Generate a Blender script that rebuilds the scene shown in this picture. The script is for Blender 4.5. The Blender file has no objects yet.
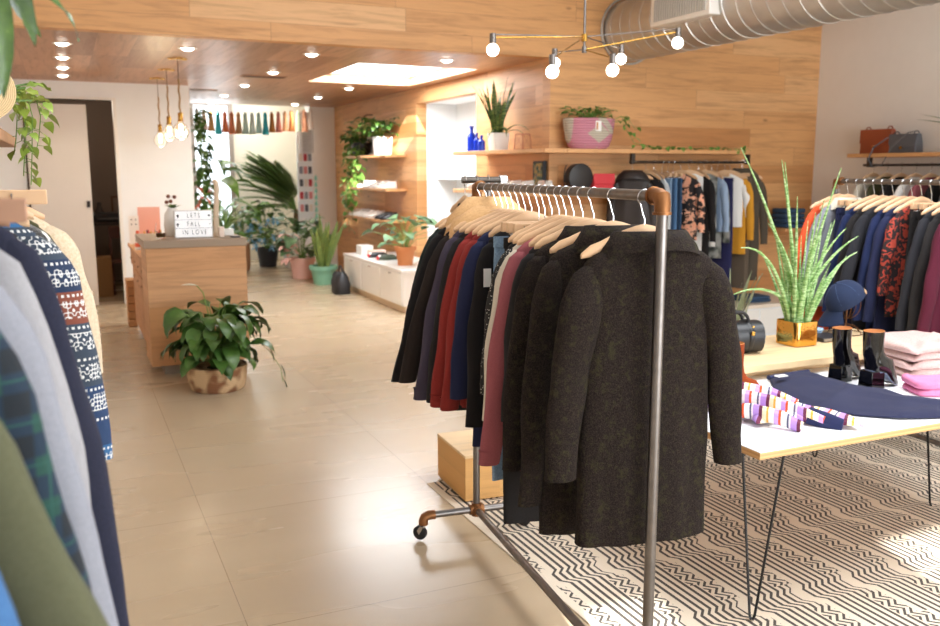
import bpy, math, random
from mathutils import Vector, Matrix, noise
C = bpy.context.scene.collection
SC = bpy.context.scene
PI = math.pi
R = math.radians
random.seed(7)
# ---------------------------------------------------------------- camera
cam_d = bpy.data.cameras.new('camera'); cam = bpy.data.objects.new('camera', cam_d); C.objects.link(cam)
cam.location = (0, 0, 1.75)
cam.rotation_euler = (R(90 - 9.23), 0, -R(24.484))
cam_d.sensor_width = 36; cam_d.lens = 880 / 940 * 36
cam_d.dof.use_dof = True; cam_d.dof.focus_distance = 3.0; cam_d.dof.aperture_fstop = 3.6
cam_d.clip_start = 0.02
SC.camera = cam
# ---------------------------------------------------------------- world, sun, daylight, added fill lamps, exposure
w = bpy.data.worlds.new('world'); SC.world = w; w.use_nodes = True
w.node_tree.nodes['Background'].inputs[0].default_value = (0.86, 0.93, 1.0, 1)
w.node_tree.nodes['Background'].inputs[1].default_value = 2.4
SC.view_settings.view_transform = 'Standard'; SC.view_settings.look = 'None'
SC.view_settings.gamma = 1; SC.view_settings.use_curve_mapping = False
SC.view_settings.exposure = 0.28
SC.cycles.use_denoising = True
SC.cycles.max_bounces = 8; SC.cycles.diffuse_bounces = 5; SC.cycles.glossy_bounces = 3
SC.cycles.transparent_max_bounces = 8; SC.cycles.transmission_bounces = 4
SC.cycles.sample_clamp_indirect = 8; SC.cycles.caustics_reflective = False; SC.cycles.caustics_refractive = False

def area(name, loc, rot, sx, sy, power, col=(1, 1, 1)):
    d = bpy.data.lights.new(name, 'AREA'); d.shape = 'RECTANGLE'; d.size = sx; d.size_y = sy
    d.energy = power; d.color = col
    o = bpy.data.objects.new(name, d); C.objects.link(o); o.location = loc; o.rotation_euler = rot
    return o
area('storefront_daylight', (4.1, -2.9, 1.45), (R(90), 0, 0), 6.0, 2.3, 310, (0.90, 0.95, 1.0))
area('front_room_fill', (3.6, 2.2, 3.98), (0, 0, 0), 3.0, 3.6, 230, (0.91, 0.95, 1.0))  # fill lamp added below the closed high ceiling, which has no skylight
area('skylight_daylight', (3.555, 10.175, 2.935), (0, 0, 0), 1.36, 2.1, 105, (0.92, 0.96, 1.0))
area('garden_window_daylight', (2.6, 17.4, 1.5), (R(-90), 0, 0), 1.0, 2.4, 20, (0.97, 0.98, 1.0))
area('bay_fill', (3.0, 16.6, 3.18), (0, 0, 0), 1.6, 1.2, 30, (1.0, 0.99, 0.97))  # extra lamp added to brighten the bay; its ceiling is solid
sd = bpy.data.lights.new('sun', 'SUN'); sd.energy = 16; sd.angle = R(0.6); sd.color = (1, 0.97, 0.92)
so = bpy.data.objects.new('sun', sd); C.objects.link(so)
so.rotation_euler = Vector((-0.3, -1, 0.5)).to_track_quat('Z', 'Y').to_euler()

# ---------------------------------------------------------------- mesh builder
class MB:
    def __init__(s): s.v = []; s.f = []; s.m = []; s.cm = 0
    def add(s, vs, fs):
        b = len(s.v); s.v += [Vector(p) for p in vs]
        s.f += [tuple(b + i for i in f) for f in fs]; s.m += [s.cm] * len(fs); return s
    def box(s, x0, x1, y0, y1, z0, z1, M=None):
        vs = [Vector((x, y, z)) for z in (z0, z1) for y in (y0, y1) for x in (x0, x1)]
        if M: vs = [M @ p for p in vs]
        return s.add(vs, [(0, 2, 3, 1), (4, 5, 7, 6), (0, 1, 5, 4), (2, 6, 7, 3), (0, 4, 6, 2), (1, 3, 7, 5)])
    def loft(s, rings, closed=True, cap0=True, cap1=True):
        n = len(rings[0]); vs = [p for r in rings for p in r]; fs = []
        for i in range(len(rings) - 1):
            for j in range(n if closed else n - 1):
                a = i * n + j; b = i * n + (j + 1) % n
                fs.append((a, b, b + n, a + n))
        if closed and cap0: fs.append(tuple(range(n))[::-1])
        if closed and cap1: fs.append(tuple(range((len(rings) - 1) * n, len(rings) * n)))
        return s.add(vs, fs)
    def tube(s, pts, r, n=8, flat=1.0, caps=True):
        pts = [Vector(p) for p in pts]; k = len(pts)
        rs = r if isinstance(r, (list, tuple)) else [r] * k
        rings = []; up = None
        for i, p in enumerate(pts):
            t = (pts[min(i + 1, k - 1)] - pts[max(i - 1, 0)])
            t = t.normalized() if t.length > 1e-9 else Vector((0, 0, 1))
            if up is None:
                up = Vector((0, 1, 0)) if abs(t.y) < .9 else Vector((1, 0, 0))
            up = (up - t * up.dot(t)); up.normalize(); sd_ = t.cross(up)
            rings.append([p + (sd_ * math.cos(a) + up * math.sin(a) * flat) * rs[i] for a in [2 * PI * j / n for j in range(n)]])
        return s.loft(rings, True, caps, caps)
    def cyl(s, p0, p1, r0, r1=None, n=16): return s.tube([p0, p1], [r0, r0 if r1 is None else r1], n)
    def lathe(s, prof, c=(0, 0, 0), n=24):
        return s.loft([[Vector((c[0] + r * math.cos(2 * PI * j / n), c[1] + r * math.sin(2 * PI * j / n), c[2] + z)) for j in range(n)] for r, z in prof])
    def ball(s, c, r, n=16, sz=1.0):
        k = n // 2
        return s.lathe([(max(r * math.sin(PI * i / k), 1e-4), -r * sz * math.cos(PI * i / k)) for i in range(k + 1)], c, n)
    def leaf(s, base, d, L, W, droop=.8, n=6, fold=.2, roll=0, prof=None, wave=0):
        p = Vector(base); d = Vector(d).normalized(); sdv = d.cross(Vector((0, 0, 1)))
        if sdv.length < .05: sdv = Vector((math.cos(roll), math.sin(roll), 0))
        sdv.normalize(); sdv = Matrix.Rotation(roll, 3, d) @ sdv
        vs = []; seg = L / n
        for i in range(n + 1):
            t = i / n
            ww = (prof(t) if prof else (math.sin(PI * min(1, t ** .75 * .97 + .03)))) * W / 2
            nn = sdv.cross(d).normalized()
            wob = nn * (wave * math.sin(i * 2.3 + roll))
            vs += [p + sdv * ww + nn * (fold * ww) + wob, p + Vector(wob) * .5, p - sdv * ww + nn * (fold * ww) - wob]
            p = p + d * seg
            ax = d.cross(Vector((0, 0, -1)))
            if ax.length > .02: d = (Matrix.Rotation(droop / n, 3, ax.normalized()) @ d).normalized()
        fs = []
        for i in range(n):
            a = 3 * i; fs += [(a, a + 1, a + 4, a + 3), (a + 1, a + 2, a + 5, a + 4)]
        s.add(vs, fs); return p
    def build(s, name, mats, parent=None, bevel=0, angle=40, smooth=True, sub=0):
        me = bpy.data.meshes.new(name)
        off = root_off(parent)
        me.from_pydata([p - off for p in s.v], [], s.f)
        mats = mats if isinstance(mats, (list, tuple)) else [mats]
        for m in mats: me.materials.append(m)
        if len(mats) > 1:
            for p, mi in zip(me.polygons, s.m): p.material_index = mi
        me.validate(); me.update()
        if smooth:
            me.polygons.foreach_set('use_smooth', [True] * len(me.polygons)); me.set_sharp_from_angle(angle=R(angle))
        o = bpy.data.objects.new(name, me); C.objects.link(o)
        if parent is not None: o.parent = parent
        if bevel:
            b = o.modifiers.new('b', 'BEVEL'); b.width = bevel; b.segments = 2; b.limit_method = 'ANGLE'
        if sub:
            b = o.modifiers.new('s', 'SUBSURF'); b.levels = sub; b.render_levels = sub
        return o
OFF = {}
def root_off(p):
    while p is not None:
        if p.name in OFF: return OFF[p.name]
        p = p.parent
    return Vector((0, 0, 0))
def tag(o, label, cat, group=None, kind=None):
    o['label'] = label; o['category'] = cat
    if group: o['group'] = group
    if kind: o['kind'] = kind
    return o
def thing(name, loc, label, cat, group=None, world=True, rz=0):
    """world=True: child meshes are written in world coordinates and stored relative to loc"""
    o = bpy.data.objects.new(name, None); C.objects.link(o); o.location = loc; o.empty_display_size = .1
    o.rotation_euler = (0, 0, rz)
    OFF[o.name] = Vector(loc) if world else Vector((0, 0, 0))
    return tag(o, label, cat, group)
def struct(name, mb, m, **k):
    o = mb.build(name, m, **k); o['kind'] = 'structure'; return o
def dup(root, loc, rz=None, label=None, group=None):
    r = root.copy(); C.objects.link(r); r.location = loc
    if rz is not None: r.rotation_euler = (0, 0, rz)
    if label: r['label'] = label
    if group: r['group'] = group
    for ch in list(root.children):
        c = ch.copy(); C.objects.link(c); c.parent = r
        for g in ch.children:
            d = g.copy(); C.objects.link(d); d.parent = c
    return r

# ---------------------------------------------------------------- materials
class E:                                             # a value in a node tree, with operators
    def __init__(s, nt, sock): s.nt = nt; s.k = sock
    def _m(s, op, *o):
        n = s.nt.nodes.new('ShaderNodeMath'); n.operation = op
        for i, x in enumerate((s,) + o):
            if isinstance(x, E): s.nt.links.new(x.k, n.inputs[i])
            else: n.inputs[i].default_value = x
        return E(s.nt, n.outputs[0])
    def __add__(s, o): return s._m('ADD', o)
    def __sub__(s, o): return s._m('SUBTRACT', o)
    def __mul__(s, o): return s._m('MULTIPLY', o)
    def __truediv__(s, o): return s._m('DIVIDE', o)
    def fract(s): return s._m('FRACT')
    def floor(s): return s._m('FLOOR')
    def abs(s): return s._m('ABSOLUTE')
    def sin(s): return s._m('SINE')
    def lt(s, o): return s._m('LESS_THAN', o)
    def gt(s, o): return s._m('GREATER_THAN', o)
    def mx(s, o): return s._m('MAXIMUM', o)
    def mn(s, o): return s._m('MINIMUM', o)
class G:
    def __init__(s, name):
        s.mat = bpy.data.materials.new(name); s.mat.use_nodes = True; s.nt = s.mat.node_tree
        s.p = s.nt.nodes['Principled BSDF']; s.tc = s.nt.nodes.new('ShaderNodeTexCoord')
    def set(s, **k):
        for a, b in k.items():
            i = s.p.inputs[a.replace('_', ' ')]
            if isinstance(b, E): s.nt.links.new(b.k, i)
            elif isinstance(b, tuple) and len(b) == 3: i.default_value = (*b, 1)
            else: i.default_value = b
        return s
    def obj(s): return E(s.nt, s.tc.outputs['Object'])
    def xyz(s, v=None):
        n = s.nt.nodes.new('ShaderNodeSeparateXYZ'); s.nt.links.new((v or s.obj()).k, n.inputs[0])
        return [E(s.nt, n.outputs[i]) for i in range(3)]
    def vec(s, x, y, z=0.0):
        n = s.nt.nodes.new('ShaderNodeCombineXYZ')
        for i, q in enumerate((x, y, z)):
            if isinstance(q, E): s.nt.links.new(q.k, n.inputs[i])
            else: n.inputs[i].default_value = q
        return E(s.nt, n.outputs[0])
    def noise(s, scale, v=None, detail=3, rough=.5, dist=0):
        n = s.nt.nodes.new('ShaderNodeTexNoise'); s.nt.links.new((v or s.obj()).k, n.inputs['Vector'])
        n.inputs['Scale'].default_value = scale; n.inputs['Detail'].default_value = detail
        n.inputs['Roughness'].default_value = rough; n.inputs['Distortion'].default_value = dist
        return E(s.nt, n.outputs[0])
    def white(s, v):
        n = s.nt.nodes.new('ShaderNodeTexWhiteNoise'); n.noise_dimensions = '3D'; s.nt.links.new(v.k, n.inputs['Vector'])
        return E(s.nt, n.outputs[0])
    def vor(s, scale, v=None, out='Distance', feature='F1'):
        n = s.nt.nodes.new('ShaderNodeTexVoronoi'); n.feature = feature; s.nt.links.new((v or s.obj()).k, n.inputs['Vector'])
        n.inputs['Scale'].default_value = scale; return E(s.nt, n.outputs[out])
    def mix(s, f, a, b):
        n = s.nt.nodes.new('ShaderNodeMix'); n.data_type = 'RGBA'
        for i, q in ((0, f), (6, a), (7, b)):
            if isinstance(q, E): s.nt.links.new(q.k, n.inputs[i])
            elif i == 0: n.inputs[0].default_value = q
            else: n.inputs[i].default_value = (*q, 1)
        return E(s.nt, n.outputs[2])
    def ramp(s, f, stops, const=False):
        n = s.nt.nodes.new('ShaderNodeValToRGB'); s.nt.links.new(f.k, n.inputs[0]); cr = n.color_ramp
        if const: cr.interpolation = 'CONSTANT'
        while len(cr.elements) < len(stops): cr.elements.new(.5)
        for e, (p, c) in zip(cr.elements, stops): e.position = p; e.color = (*c, 1)
        return E(s.nt, n.outputs[0])
    def bump(s, h, st=.3, d=.002):
        n = s.nt.nodes.new('ShaderNodeBump'); s.nt.links.new(h.k, n.inputs['Height'])
        n.inputs['Strength'].default_value = st; n.inputs['Distance'].default_value = d
        s.nt.links.new(n.outputs[0], s.p.inputs['Normal']); return s
def hexc(h):
    c = [int(h[i:i + 2], 16) / 255 for i in (0, 2, 4)]
    return tuple(x / 12.92 if x <= .04045 else ((x + .055) / 1.055) ** 2.4 for x in c)
_mc = {}
def plain(name, c, rough=.5, metal=0, **k):
    if name in _mc: return _mc[name]
    c = hexc(c) if isinstance(c, str) else c
    g = G(name)
    nz = g.noise(7, detail=2)
    g.set(Base_Color=g.mix(nz * .12, c, tuple(x * .6 for x in c)), Roughness=rough, Metallic=metal, **k)
    _mc[name] = g.mat; return g.mat
def metalm(name, c, rough=.3, vary=.15):
    if name in _mc: return _mc[name]
    c = hexc(c) if isinstance(c, str) else c
    g = G(name); nz = g.noise(25, detail=4)
    g.set(Base_Color=g.mix(nz, c, tuple(x * .55 for x in c)), Metallic=1.0, Roughness=nz * vary + rough)
    _mc[name] = g.mat; return g.mat
def fabric(c, c2=None, scale=220, amt=.5, big=0.15, bump=.35, rough=.92, sheen=.03):
    key = ('fab', c, c2, scale, amt)
    if key in _mc: return _mc[key]
    g = G('fabric_' + c); a = hexc(c); b = hexc(c2) if c2 else tuple(x * .62 for x in a)
    n1 = g.noise(scale, detail=3, rough=.7); n2 = g.noise(9, detail=2)
    f = (n1 - .5) * (amt * 2.2) + .3 + (n2 - .5) * big
    g.set(Base_Color=g.mix(f.mx(0).mn(1), a, b), Roughness=rough, Sheen_Weight=sheen)
    g.p.inputs['Specular IOR Level'].default_value = .2
    g.bump(n1, bump, .0015); _mc[key] = g.mat; return g.mat
def woodm(name, ax, pw=.2, pl=1.7, c1='d9a36c', c2='c0854f', c3='e4b684', rough=.45, knots=True, gs=1.0, seam=.5):
    """planks laid with length along axis ax[0] and width along ax[1]"""
    if name in _mc: return _mc[name]
    g = G(name); p = g.xyz(); L = p[ax[0]]; W = p[ax[1]]
    row = (W / pw).floor(); off = (row * .618).fract() * pl * 1.7
    col = ((L + off) / pl).floor()
    idv = g.vec(row, col, 3.3); rnd = g.white(idv); rnd2 = g.white(g.vec(col, row, 9.1))
    gv = g.vec(L * (1.3 * gs) + rnd * 20, W * (17 * gs) + rnd2 * 31, rnd * 7)
    gr = g.noise(1.0, gv, detail=6, rough=.62, dist=.6)
    fine = g.noise(1.0, g.vec(L * 6, W * 160, rnd * 5), detail=3, rough=.6)
    base = g.ramp(rnd, [(0, hexc(c2)), (.35, hexc(c1)), (.75, hexc(c1)), (1, hexc(c3))])
    dark = tuple(x * .55 for x in hexc(c2))
    c = g.mix(((gr - .48) * 2.2).mx(0).mn(.75), base, dark)
    c = g.mix(((fine - .5) * .7).mx(0), c, dark)
    if knots:
        kv = g.vor(1.0, g.vec(L * 1.5 + rnd * 9, W * 3.3 + rnd2 * 5, 0))
        c = g.mix((kv * -14.0 + 1.0).mx(0).mn(.8), c, hexc('5c3418'))
    fw = (W / pw).fract(); fl = ((L + off) / pl).fract()
    e = (fw.lt(.012)).mx(fl.lt(.0022)) * seam
    c = g.mix(e, c, hexc('6b4626'))
    g.set(Base_Color=c, Roughness=(gr * .15) + rough)
    g.bump(gr - e, .15, .002); _mc[name] = g.mat; return g.mat
WOOD_Y = woodm('oak_planks_facing_wall', (0, 2), .2, 1.9)
WOOD_X = woodm('oak_planks_side_wall', (1, 2), .2, 1.9)
WOOD_C = woodm('oak_planks_ceiling', (1, 0), .32, 1.6, c1='b98a66', c2='9d6f4e', c3='c99b78', rough=.3, knots=False)
WHITE = plain('white_wall_paint', 'eff1f2', .6)
WARMW = plain('warm_white_wall_paint', 'eee7df', .65)
CREAM = plain('cream_wall_paint', 'f3ead9', .65)
TRIMW = plain('white_trim_paint', 'efece6', .4)
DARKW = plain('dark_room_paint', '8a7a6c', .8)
g = G('polished_concrete_tiles'); X_, Y_, Z_ = g.xyz()
fx = ((X_ - 1.75) / 1.22 + 20).fract(); fy = ((Y_ - 3.22) / 1.22 + 20).fract()
joint = fx.lt(.0035).mx(fy.lt(.0035))
tid = g.white(g.vec(((X_ - 1.75) / 1.22).floor(), ((Y_ - 3.22) / 1.22).floor(), 1.7))
n1 = g.noise(1.0, g.vec(X_ * .55 + 3, Y_ * 2.2, 0), detail=3); n2 = g.noise(1.0, g.vec(X_ * .8, Y_ * 9, 4), detail=4)
c = g.mix(n1, hexc('c6b49b'), hexc('b09c80')); c = g.mix((n2 - .2) * .8, c, hexc('c0ae94')); c = g.mix(tid * .25, c, hexc('b09878'))
c = g.mix(joint * .6, c, hexc('6d5238'))
g.set(Base_Color=c, Roughness=n1 * .14 + .2); g.p.inputs['Specular IOR Level'].default_value = .5
g.bump(joint * -1, .25, .002); FLOOR = g.mat

struct('floor', MB().box(-.89, 8.15, -3.15, 18.4, -.08, 0), FLOOR, smooth=False)
sx0, sx1, sy0, sy1 = 2.87, 4.24, 9.12, 11.23
cb = MB()
cb.box(-.74, 4.45, 8.0, sy0, 2.85, 2.97).box(-.74, 4.45, sy1, 15.6, 2.85, 2.97).box(-.74, sx0, sy0, sy1, 2.85, 2.97).box(sx1, 4.45, sy0, sy1, 2.85, 2.97)
struct('ceiling', cb, WOOD_C, smooth=False)
sh = MB().box(sx0 - .03, sx0, sy0 - .03, sy1 + .03, 2.97, 3.45).box(sx1, sx1 + .03, sy0 - .03, sy1 + .03, 2.97, 3.45).box(sx0, sx1, sy0 - .03, sy0, 2.97, 3.45).box(sx0, sx1, sy1, sy1 + .03, 2.97, 3.45)
struct('trim_skylight', sh, WHITE, smooth=False)
struct('ceiling_high', MB().box(-.74, 8, -3, 7.85, 4.0, 4.1), WHITE, smooth=False)
struct('ceiling_bay', MB().box(1.57, 4.45, 15.6, 17.6, 3.2, 3.3).box(1.57, 4.45, 15.55, 15.6, 2.97, 3.3), WHITE, smooth=False)
struct('wall_facing', MB().box(-.74, 4.45, 7.85, 8.0, 2.85, 4.0).box(4.45, 8, 7.85, 8.0, 0, 4.0), WOOD_Y, smooth=False)
wx = MB().box(4.45, 4.6, 8.0, 9.6, 0, 2.97).box(4.45, 4.6, 9.6, 11.55, 2.65, 2.97).box(4.45, 4.6, 11.55, 15.6, 0, 2.97)
struct('wall_corridor', wx, WOOD_X, smooth=False)
nb = MB().box(5.05, 5.15, 9.5, 11.65, 0, 2.75).box(4.6, 5.05, 9.5, 9.6, 0, 2.75).box(4.6, 5.05, 11.55, 11.65, 0, 2.75).box(4.6, 5.05, 9.6, 11.55, 2.65, 2.75)
struct('wall_niche', nb, WHITE, smooth=False)
struct('wall_back', MB().box(-.74, -.43, 12.4, 12.55, 0, 2.85).box(-.43, .66, 12.4, 12.55, 2.63, 2.85).box(.66, 1.57, 12.4, 12.55, 0, 2.85), WHITE, smooth=False)
struct('wall_partition', MB().box(1.45, 1.57, 12.55, 17.5, 0, 3.2), WHITE, smooth=False)
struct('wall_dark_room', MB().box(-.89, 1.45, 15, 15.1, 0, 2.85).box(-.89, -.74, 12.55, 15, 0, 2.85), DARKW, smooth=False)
struct('wall_left', MB().box(-.89, -.74, -3.15, 12.55, 0, 4.1), WARMW, smooth=False)
struct('wall_right', MB().box(8, 8.15, -3.15, 8.0, 0, 4.1), WARMW, smooth=False)
struct('wall_column', MB().box(4.0, 4.45, 15.6, 15.95, 0, 3.2), WARMW, smooth=False)
struct('wall_bay_right', MB().box(4.45, 4.6, 15.6, 17.6, 0, 3.2), CREAM, smooth=False)
# garden window wall: opening x 2.22-2.97
struct('wall_bay_end', MB().box(2.97, 4.45, 17.5, 17.6, 0, 3.2).box(1.57, 2.22, 17.5, 17.6, 0, 3.2).box(2.22, 2.97, 17.5, 17.6, 3.0, 3.2).box(2.22, 2.97, 17.5, 17.6, 0, .25), CREAM, smooth=False)
wf = MB().box(2.90, 2.98, 17.44, 17.5, .2, 3.02).box(2.2, 2.27, 17.44, 17.5, .2, 3.02).box(2.27, 2.9, 17.44, 17.5, 2.95, 3.02).box(2.27, 2.9, 17.44, 17.5, .2, .28)
wo = struct('window_1', wf, plain('window_frame_grey', '9b8f86', .5), smooth=False)
g = G('window_glass'); g.set(Base_Color=(1, 1, 1), Roughness=0.0, Transmission_Weight=1.0, IOR=1.02); GLASS = g.mat
MB().box(2.27, 2.9, 17.465, 17.475, .28, 2.95).build('pane', GLASS, wo)
# unseen front wall; openings invented and sized to shape the sun patches
fw = MB().box(-.74, 8, -3.15, -3, 0, 2.72).box(-.74, 8, -3.15, -3, 2.97, 4.1).box(-.74, -.12, -3.15, -3, 2.72, 2.97).box(.38, 1.62, -3.15, -3, 2.72, 2.97).box(2.35, 8, -3.15, -3, 2.72, 2.97)
struct('wall_front', fw, WHITE, smooth=False)
struct('baseboard_left', MB().box(.66, 1.57, 12.385, 12.4, 0, .09), TRIMW, smooth=False)
struct('baseboard_column', MB().box(4.0, 4.45, 15.585, 15.6, 0, .09), TRIMW, smooth=False)
struct('trim_door', MB().box(.62, .66, 12.38, 12.55, 0, 2.63).box(-.43, .66, 12.38, 12.55, 2.63, 2.66), TRIMW, smooth=False)
dl = struct('door_1', MB().box(-.40, .30, 12.30, 12.34, .01, 2.56), plain('door_white', 'd9d2ca', .45), bevel=.003)
MB().box(.235, .275, 12.285, 12.30, 1.28, 1.36).build('door_handle', plain('dark_metal', '2a2624', .4, .6), dl)
# outside the garden window
t = MB(); t.box(-2, 7, 17.6, 24, -.1, -.02)
o = t.build('ground_garden', plain('garden_gravel', 'cfcac0', .9), smooth=False); o['kind'] = 'structure'

# ---------------------------------------------------------------- common materials
CHROME = metalm('chrome', 'e8e8ea', .12, .1)
PIPE = metalm('blackened_pipe', '8a8480', .28, .2)
BRONZE = metalm('rusty_pipe_fitting', '9a6a45', .38, .25)
RUBBER = plain('black_rubber', '1b1a1a', .6)
HWOOD = plain('pale_hanger_wood', 'dcb48c', .45)
HWOOD2 = plain('dark_hanger_wood', 'a47c62', .5)
OAKS = woodm('oak_shelf', (0, 1), .6, 4, c1='dba671', c2='cd9560', c3='e0b080', knots=False, seam=0)
OAKSY = woodm('oak_shelf_side', (1, 0), .6, 4, c1='dba671', c2='cd9560', c3='e0b080', knots=False, seam=0)
PLY = woodm('pale_plywood', (0, 1), .9, 5, c1='e8cba0', c2='e0bf90', c3='eed4b0', knots=False, seam=0)
BRASS = metalm('brass', 'd3a24e', .22, .1)
SOIL = plain('potting_soil', '3a2a20', .95)
TERRA = plain('terracotta', 'c9804f', .8)
POTW = plain('white_ceramic', 'f0efec', .3)
def emis(name, c, st):
    if name in _mc: return _mc[name]
    g = G(name); g.set(Base_Color=(.8, .8, .8), Emission_Color=c, Emission_Strength=st); _mc[name] = g.mat; return g.mat
def leafmat(name, c1, c2, c3=None, sc=6, rough=.38):
    if name in _mc: return _mc[name]
    g = G(name); nz = g.noise(sc, detail=3); n2 = g.noise(sc * 5, detail=2)
    st = [(.3, hexc(c1)), (.6, hexc(c2))] + ([(.72, hexc(c3))] if c3 else [])
    g.set(Base_Color=g.ramp(nz * .7 + n2 * .3, st), Roughness=rough)
    g.p.inputs['Subsurface Weight'].default_value = 0
    _mc[name] = g.mat; return g.mat
LEAF_D = leafmat('leaf_deep_green', '2c4a1c', '46682a', '5d7f38')
LEAF_M = leafmat('leaf_mid_green', '4a7030', '6d9440', '86a852')
LEAF_Y = leafmat('leaf_variegated', '6d8e34', '9fb04a', 'd8d77c')
LEAF_B = leafmat('leaf_blue_green', '4c6b4c', '6f9068', '8fae85')
LEAF_P = leafmat('palm_frond_green', '5b7040', '7f9458', '9aa86c')
g = G('snake_plant_leaf'); px_ = g.xyz(); nz = g.noise(3, g.vec(px_[0] * 4, px_[1] * 4, px_[2] * 22), detail=2)
g.set(Base_Color=g.ramp(nz, [(.35, hexc('2f4a24')), (.5, hexc('55723a')), (.62, hexc('8f9a55'))]), Roughness=.4); SNAKE = g.mat
g = G('banded_spike_leaf'); px_ = g.xyz(); nz = g.noise(3, g.vec(px_[0] * 6, px_[1] * 6, px_[2] * 40), detail=2)
g.set(Base_Color=g.ramp(nz, [(.35, hexc('5f8a46')), (.5, hexc('86ad66')), (.63, hexc('b8d09c'))]), Roughness=.4); SPIKE = g.mat
YEDGE = leafmat('snake_leaf_yellow_edge', 'b9a850', 'd3c670')

# ---------------------------------------------------------------- recessed lights
rl_rows = [('left column of four', [(.06, 8.77), (.06, 9.83), (.06, 10.77), (.06, 11.66)]),
           ('middle row running towards the garden window', [(2.24, 8.59), (2.24, 10.32), (2.23, 12.02), (2.24, 13.73), (2.26, 15.2)]),
           ('row beside the oak side wall', [(3.6, 8.48), (3.6, 11.87), (3.6, 13.51), (3.62, 15.08)]),
           ('row above the counter pendants', [(1.1, 8.64)])]
ordn = ['nearest', 'second', 'third', 'fourth', 'farthest']
LENS = emis('downlight_lens', (1, .93, .82), 14)
for rn, pts in rl_rows:
    for i, (x, y) in enumerate(pts):
        lab = 'round recessed ceiling light, %s of the %s' % ('farthest' if i == len(pts) - 1 and len(pts) > 1 else ordn[i], rn) if len(pts) > 1 else 'round recessed ceiling light alone above the counter by the pendants'
        t = thing('recessed_light', (x, y, 2.85), lab, 'ceiling light', 'recessed lights in the low oak ceiling')
        MB().lathe([(.058, .002), (.085, .0), (.087, -.006), (.075, -.009), (.058, -.004)], (x, y, 2.85), 20).build('trim_ring', plain('white_enamel', 'efe9e0', .3), t)
        MB().lathe([(.001, -.026), (.02, -.025), (.042, -.018), (.056, -.006), (.058, .0)], (x, y, 2.85), 20).build('lens', LENS, t)
        d = bpy.data.lights.new('downlight', 'SPOT'); d.energy = 34; d.spot_size = R(110); d.spot_blend = .8; d.color = (1, .86, .66); d.shadow_soft_size = .06
        l = bpy.data.objects.new('downlight', d); C.objects.link(l); l.location = (x, y, 2.83)
t = thing('ceiling_vent', (2.0, 10.5, 2.85), 'flat slotted air vent set in the low oak ceiling beside the middle row of lights', 'vent')
MB().box(1.98, 2.5, 10.75, 10.95, 2.842, 2.85).build('frame', plain('vent_brown', 'a07b60', .5), t)
for k in range(4): MB().box(2.0, 2.48, 10.775 + k * .04, 10.79 + k * .04, 2.838, 2.842).build('slat', plain('vent_slot', '5a4434', .6), t)
t = thing('ceiling_vent', (1.5, 12.6, 2.85), 'flat square ceiling vent near the far end of the low oak ceiling', 'vent')
MB().box(1.62, 2.02, 12.9, 13.1, 2.842, 2.85).build('frame', plain('vent_brown', 'a07b60', .5), t)

# ---------------------------------------------------------------- pendants over the counter
gb = G('bulb_glass'); gb.set(Base_Color=(1, .97, .92), Roughness=0.02, Transmission_Weight=1.0, IOR=1.05, Emission_Color=(1, .8, .5, 1), Emission_Strength=.12); BULBG = gb.mat
FIL = emis('filament_glow', (1, .78, .45), 30)
ROPE = fabric('b8986a', '6d5434', 300, .6)
for i, (y, zt, lab) in enumerate([(11.56, 2.13, 'globe pendant bulb on brass socket, leftmost and lowest-looking of three over the counter'), (10.51, 2.17, 'globe pendant bulb on brass socket, middle one of three over the counter'), (9.44, 2.15, 'globe pendant bulb on brass socket, rightmost and largest of three over the counter')]):
    x = 1.1
    t = thing('pendant_lamp', (x, y, 2.85), lab, 'pendant lamp', 'globe pendants above the counter')
    MB().lathe([(.001, 0), (.06, 0), (.06, -.012), (.012, -.02), (.001, -.02)], (x, y, 2.85), 20).build('ceiling_rose', BRASS, t)
    MB().box(x - .09, x + .09, y - .012, y + .012, 2.832, 2.846).build('bracket', BRASS, t)
    zs = zt + .17
    MB().cyl((x, y, 2.84), (x, y, zs + .33), .003, n=6).build('cord', plain('dark_cord', '4a3a2c', .7), t)
    MB().tube([(x + .004 * math.sin(k), y + .004 * math.cos(k), zs + .33 - k * .33 / 14) for k in range(15)], .009, 8).build('rope_sleeve', ROPE, t)
    MB().lathe([(.001, .0), (.02, 0), (.024, -.01), (.024, -.075), (.03, -.08), (.03, -.09), (.001, -.09)], (x, y, zs), 18).build('socket', BRASS, t)
    MB().lathe([(.022, 0), (.03, -.015), (.055, -.035), (.075, -.075), (.078, -.105), (.062, -.15), (.03, -.175), (.001, -.18)], (x, y, zs - .09), 24).build('bulb', BULBG, t)
    MB().cyl((x, y, zs - .12), (x, y, zs - .22), .018, n=12).build('filament', FIL, t)
    d = bpy.data.lights.new('pendant_glow', 'POINT'); d.energy = 5; d.color = (1, .8, .5); d.shadow_soft_size = .05
    l = bpy.data.objects.new('pendant_glow', d); C.objects.link(l); l.location = (x, y, zs - .30)

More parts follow.
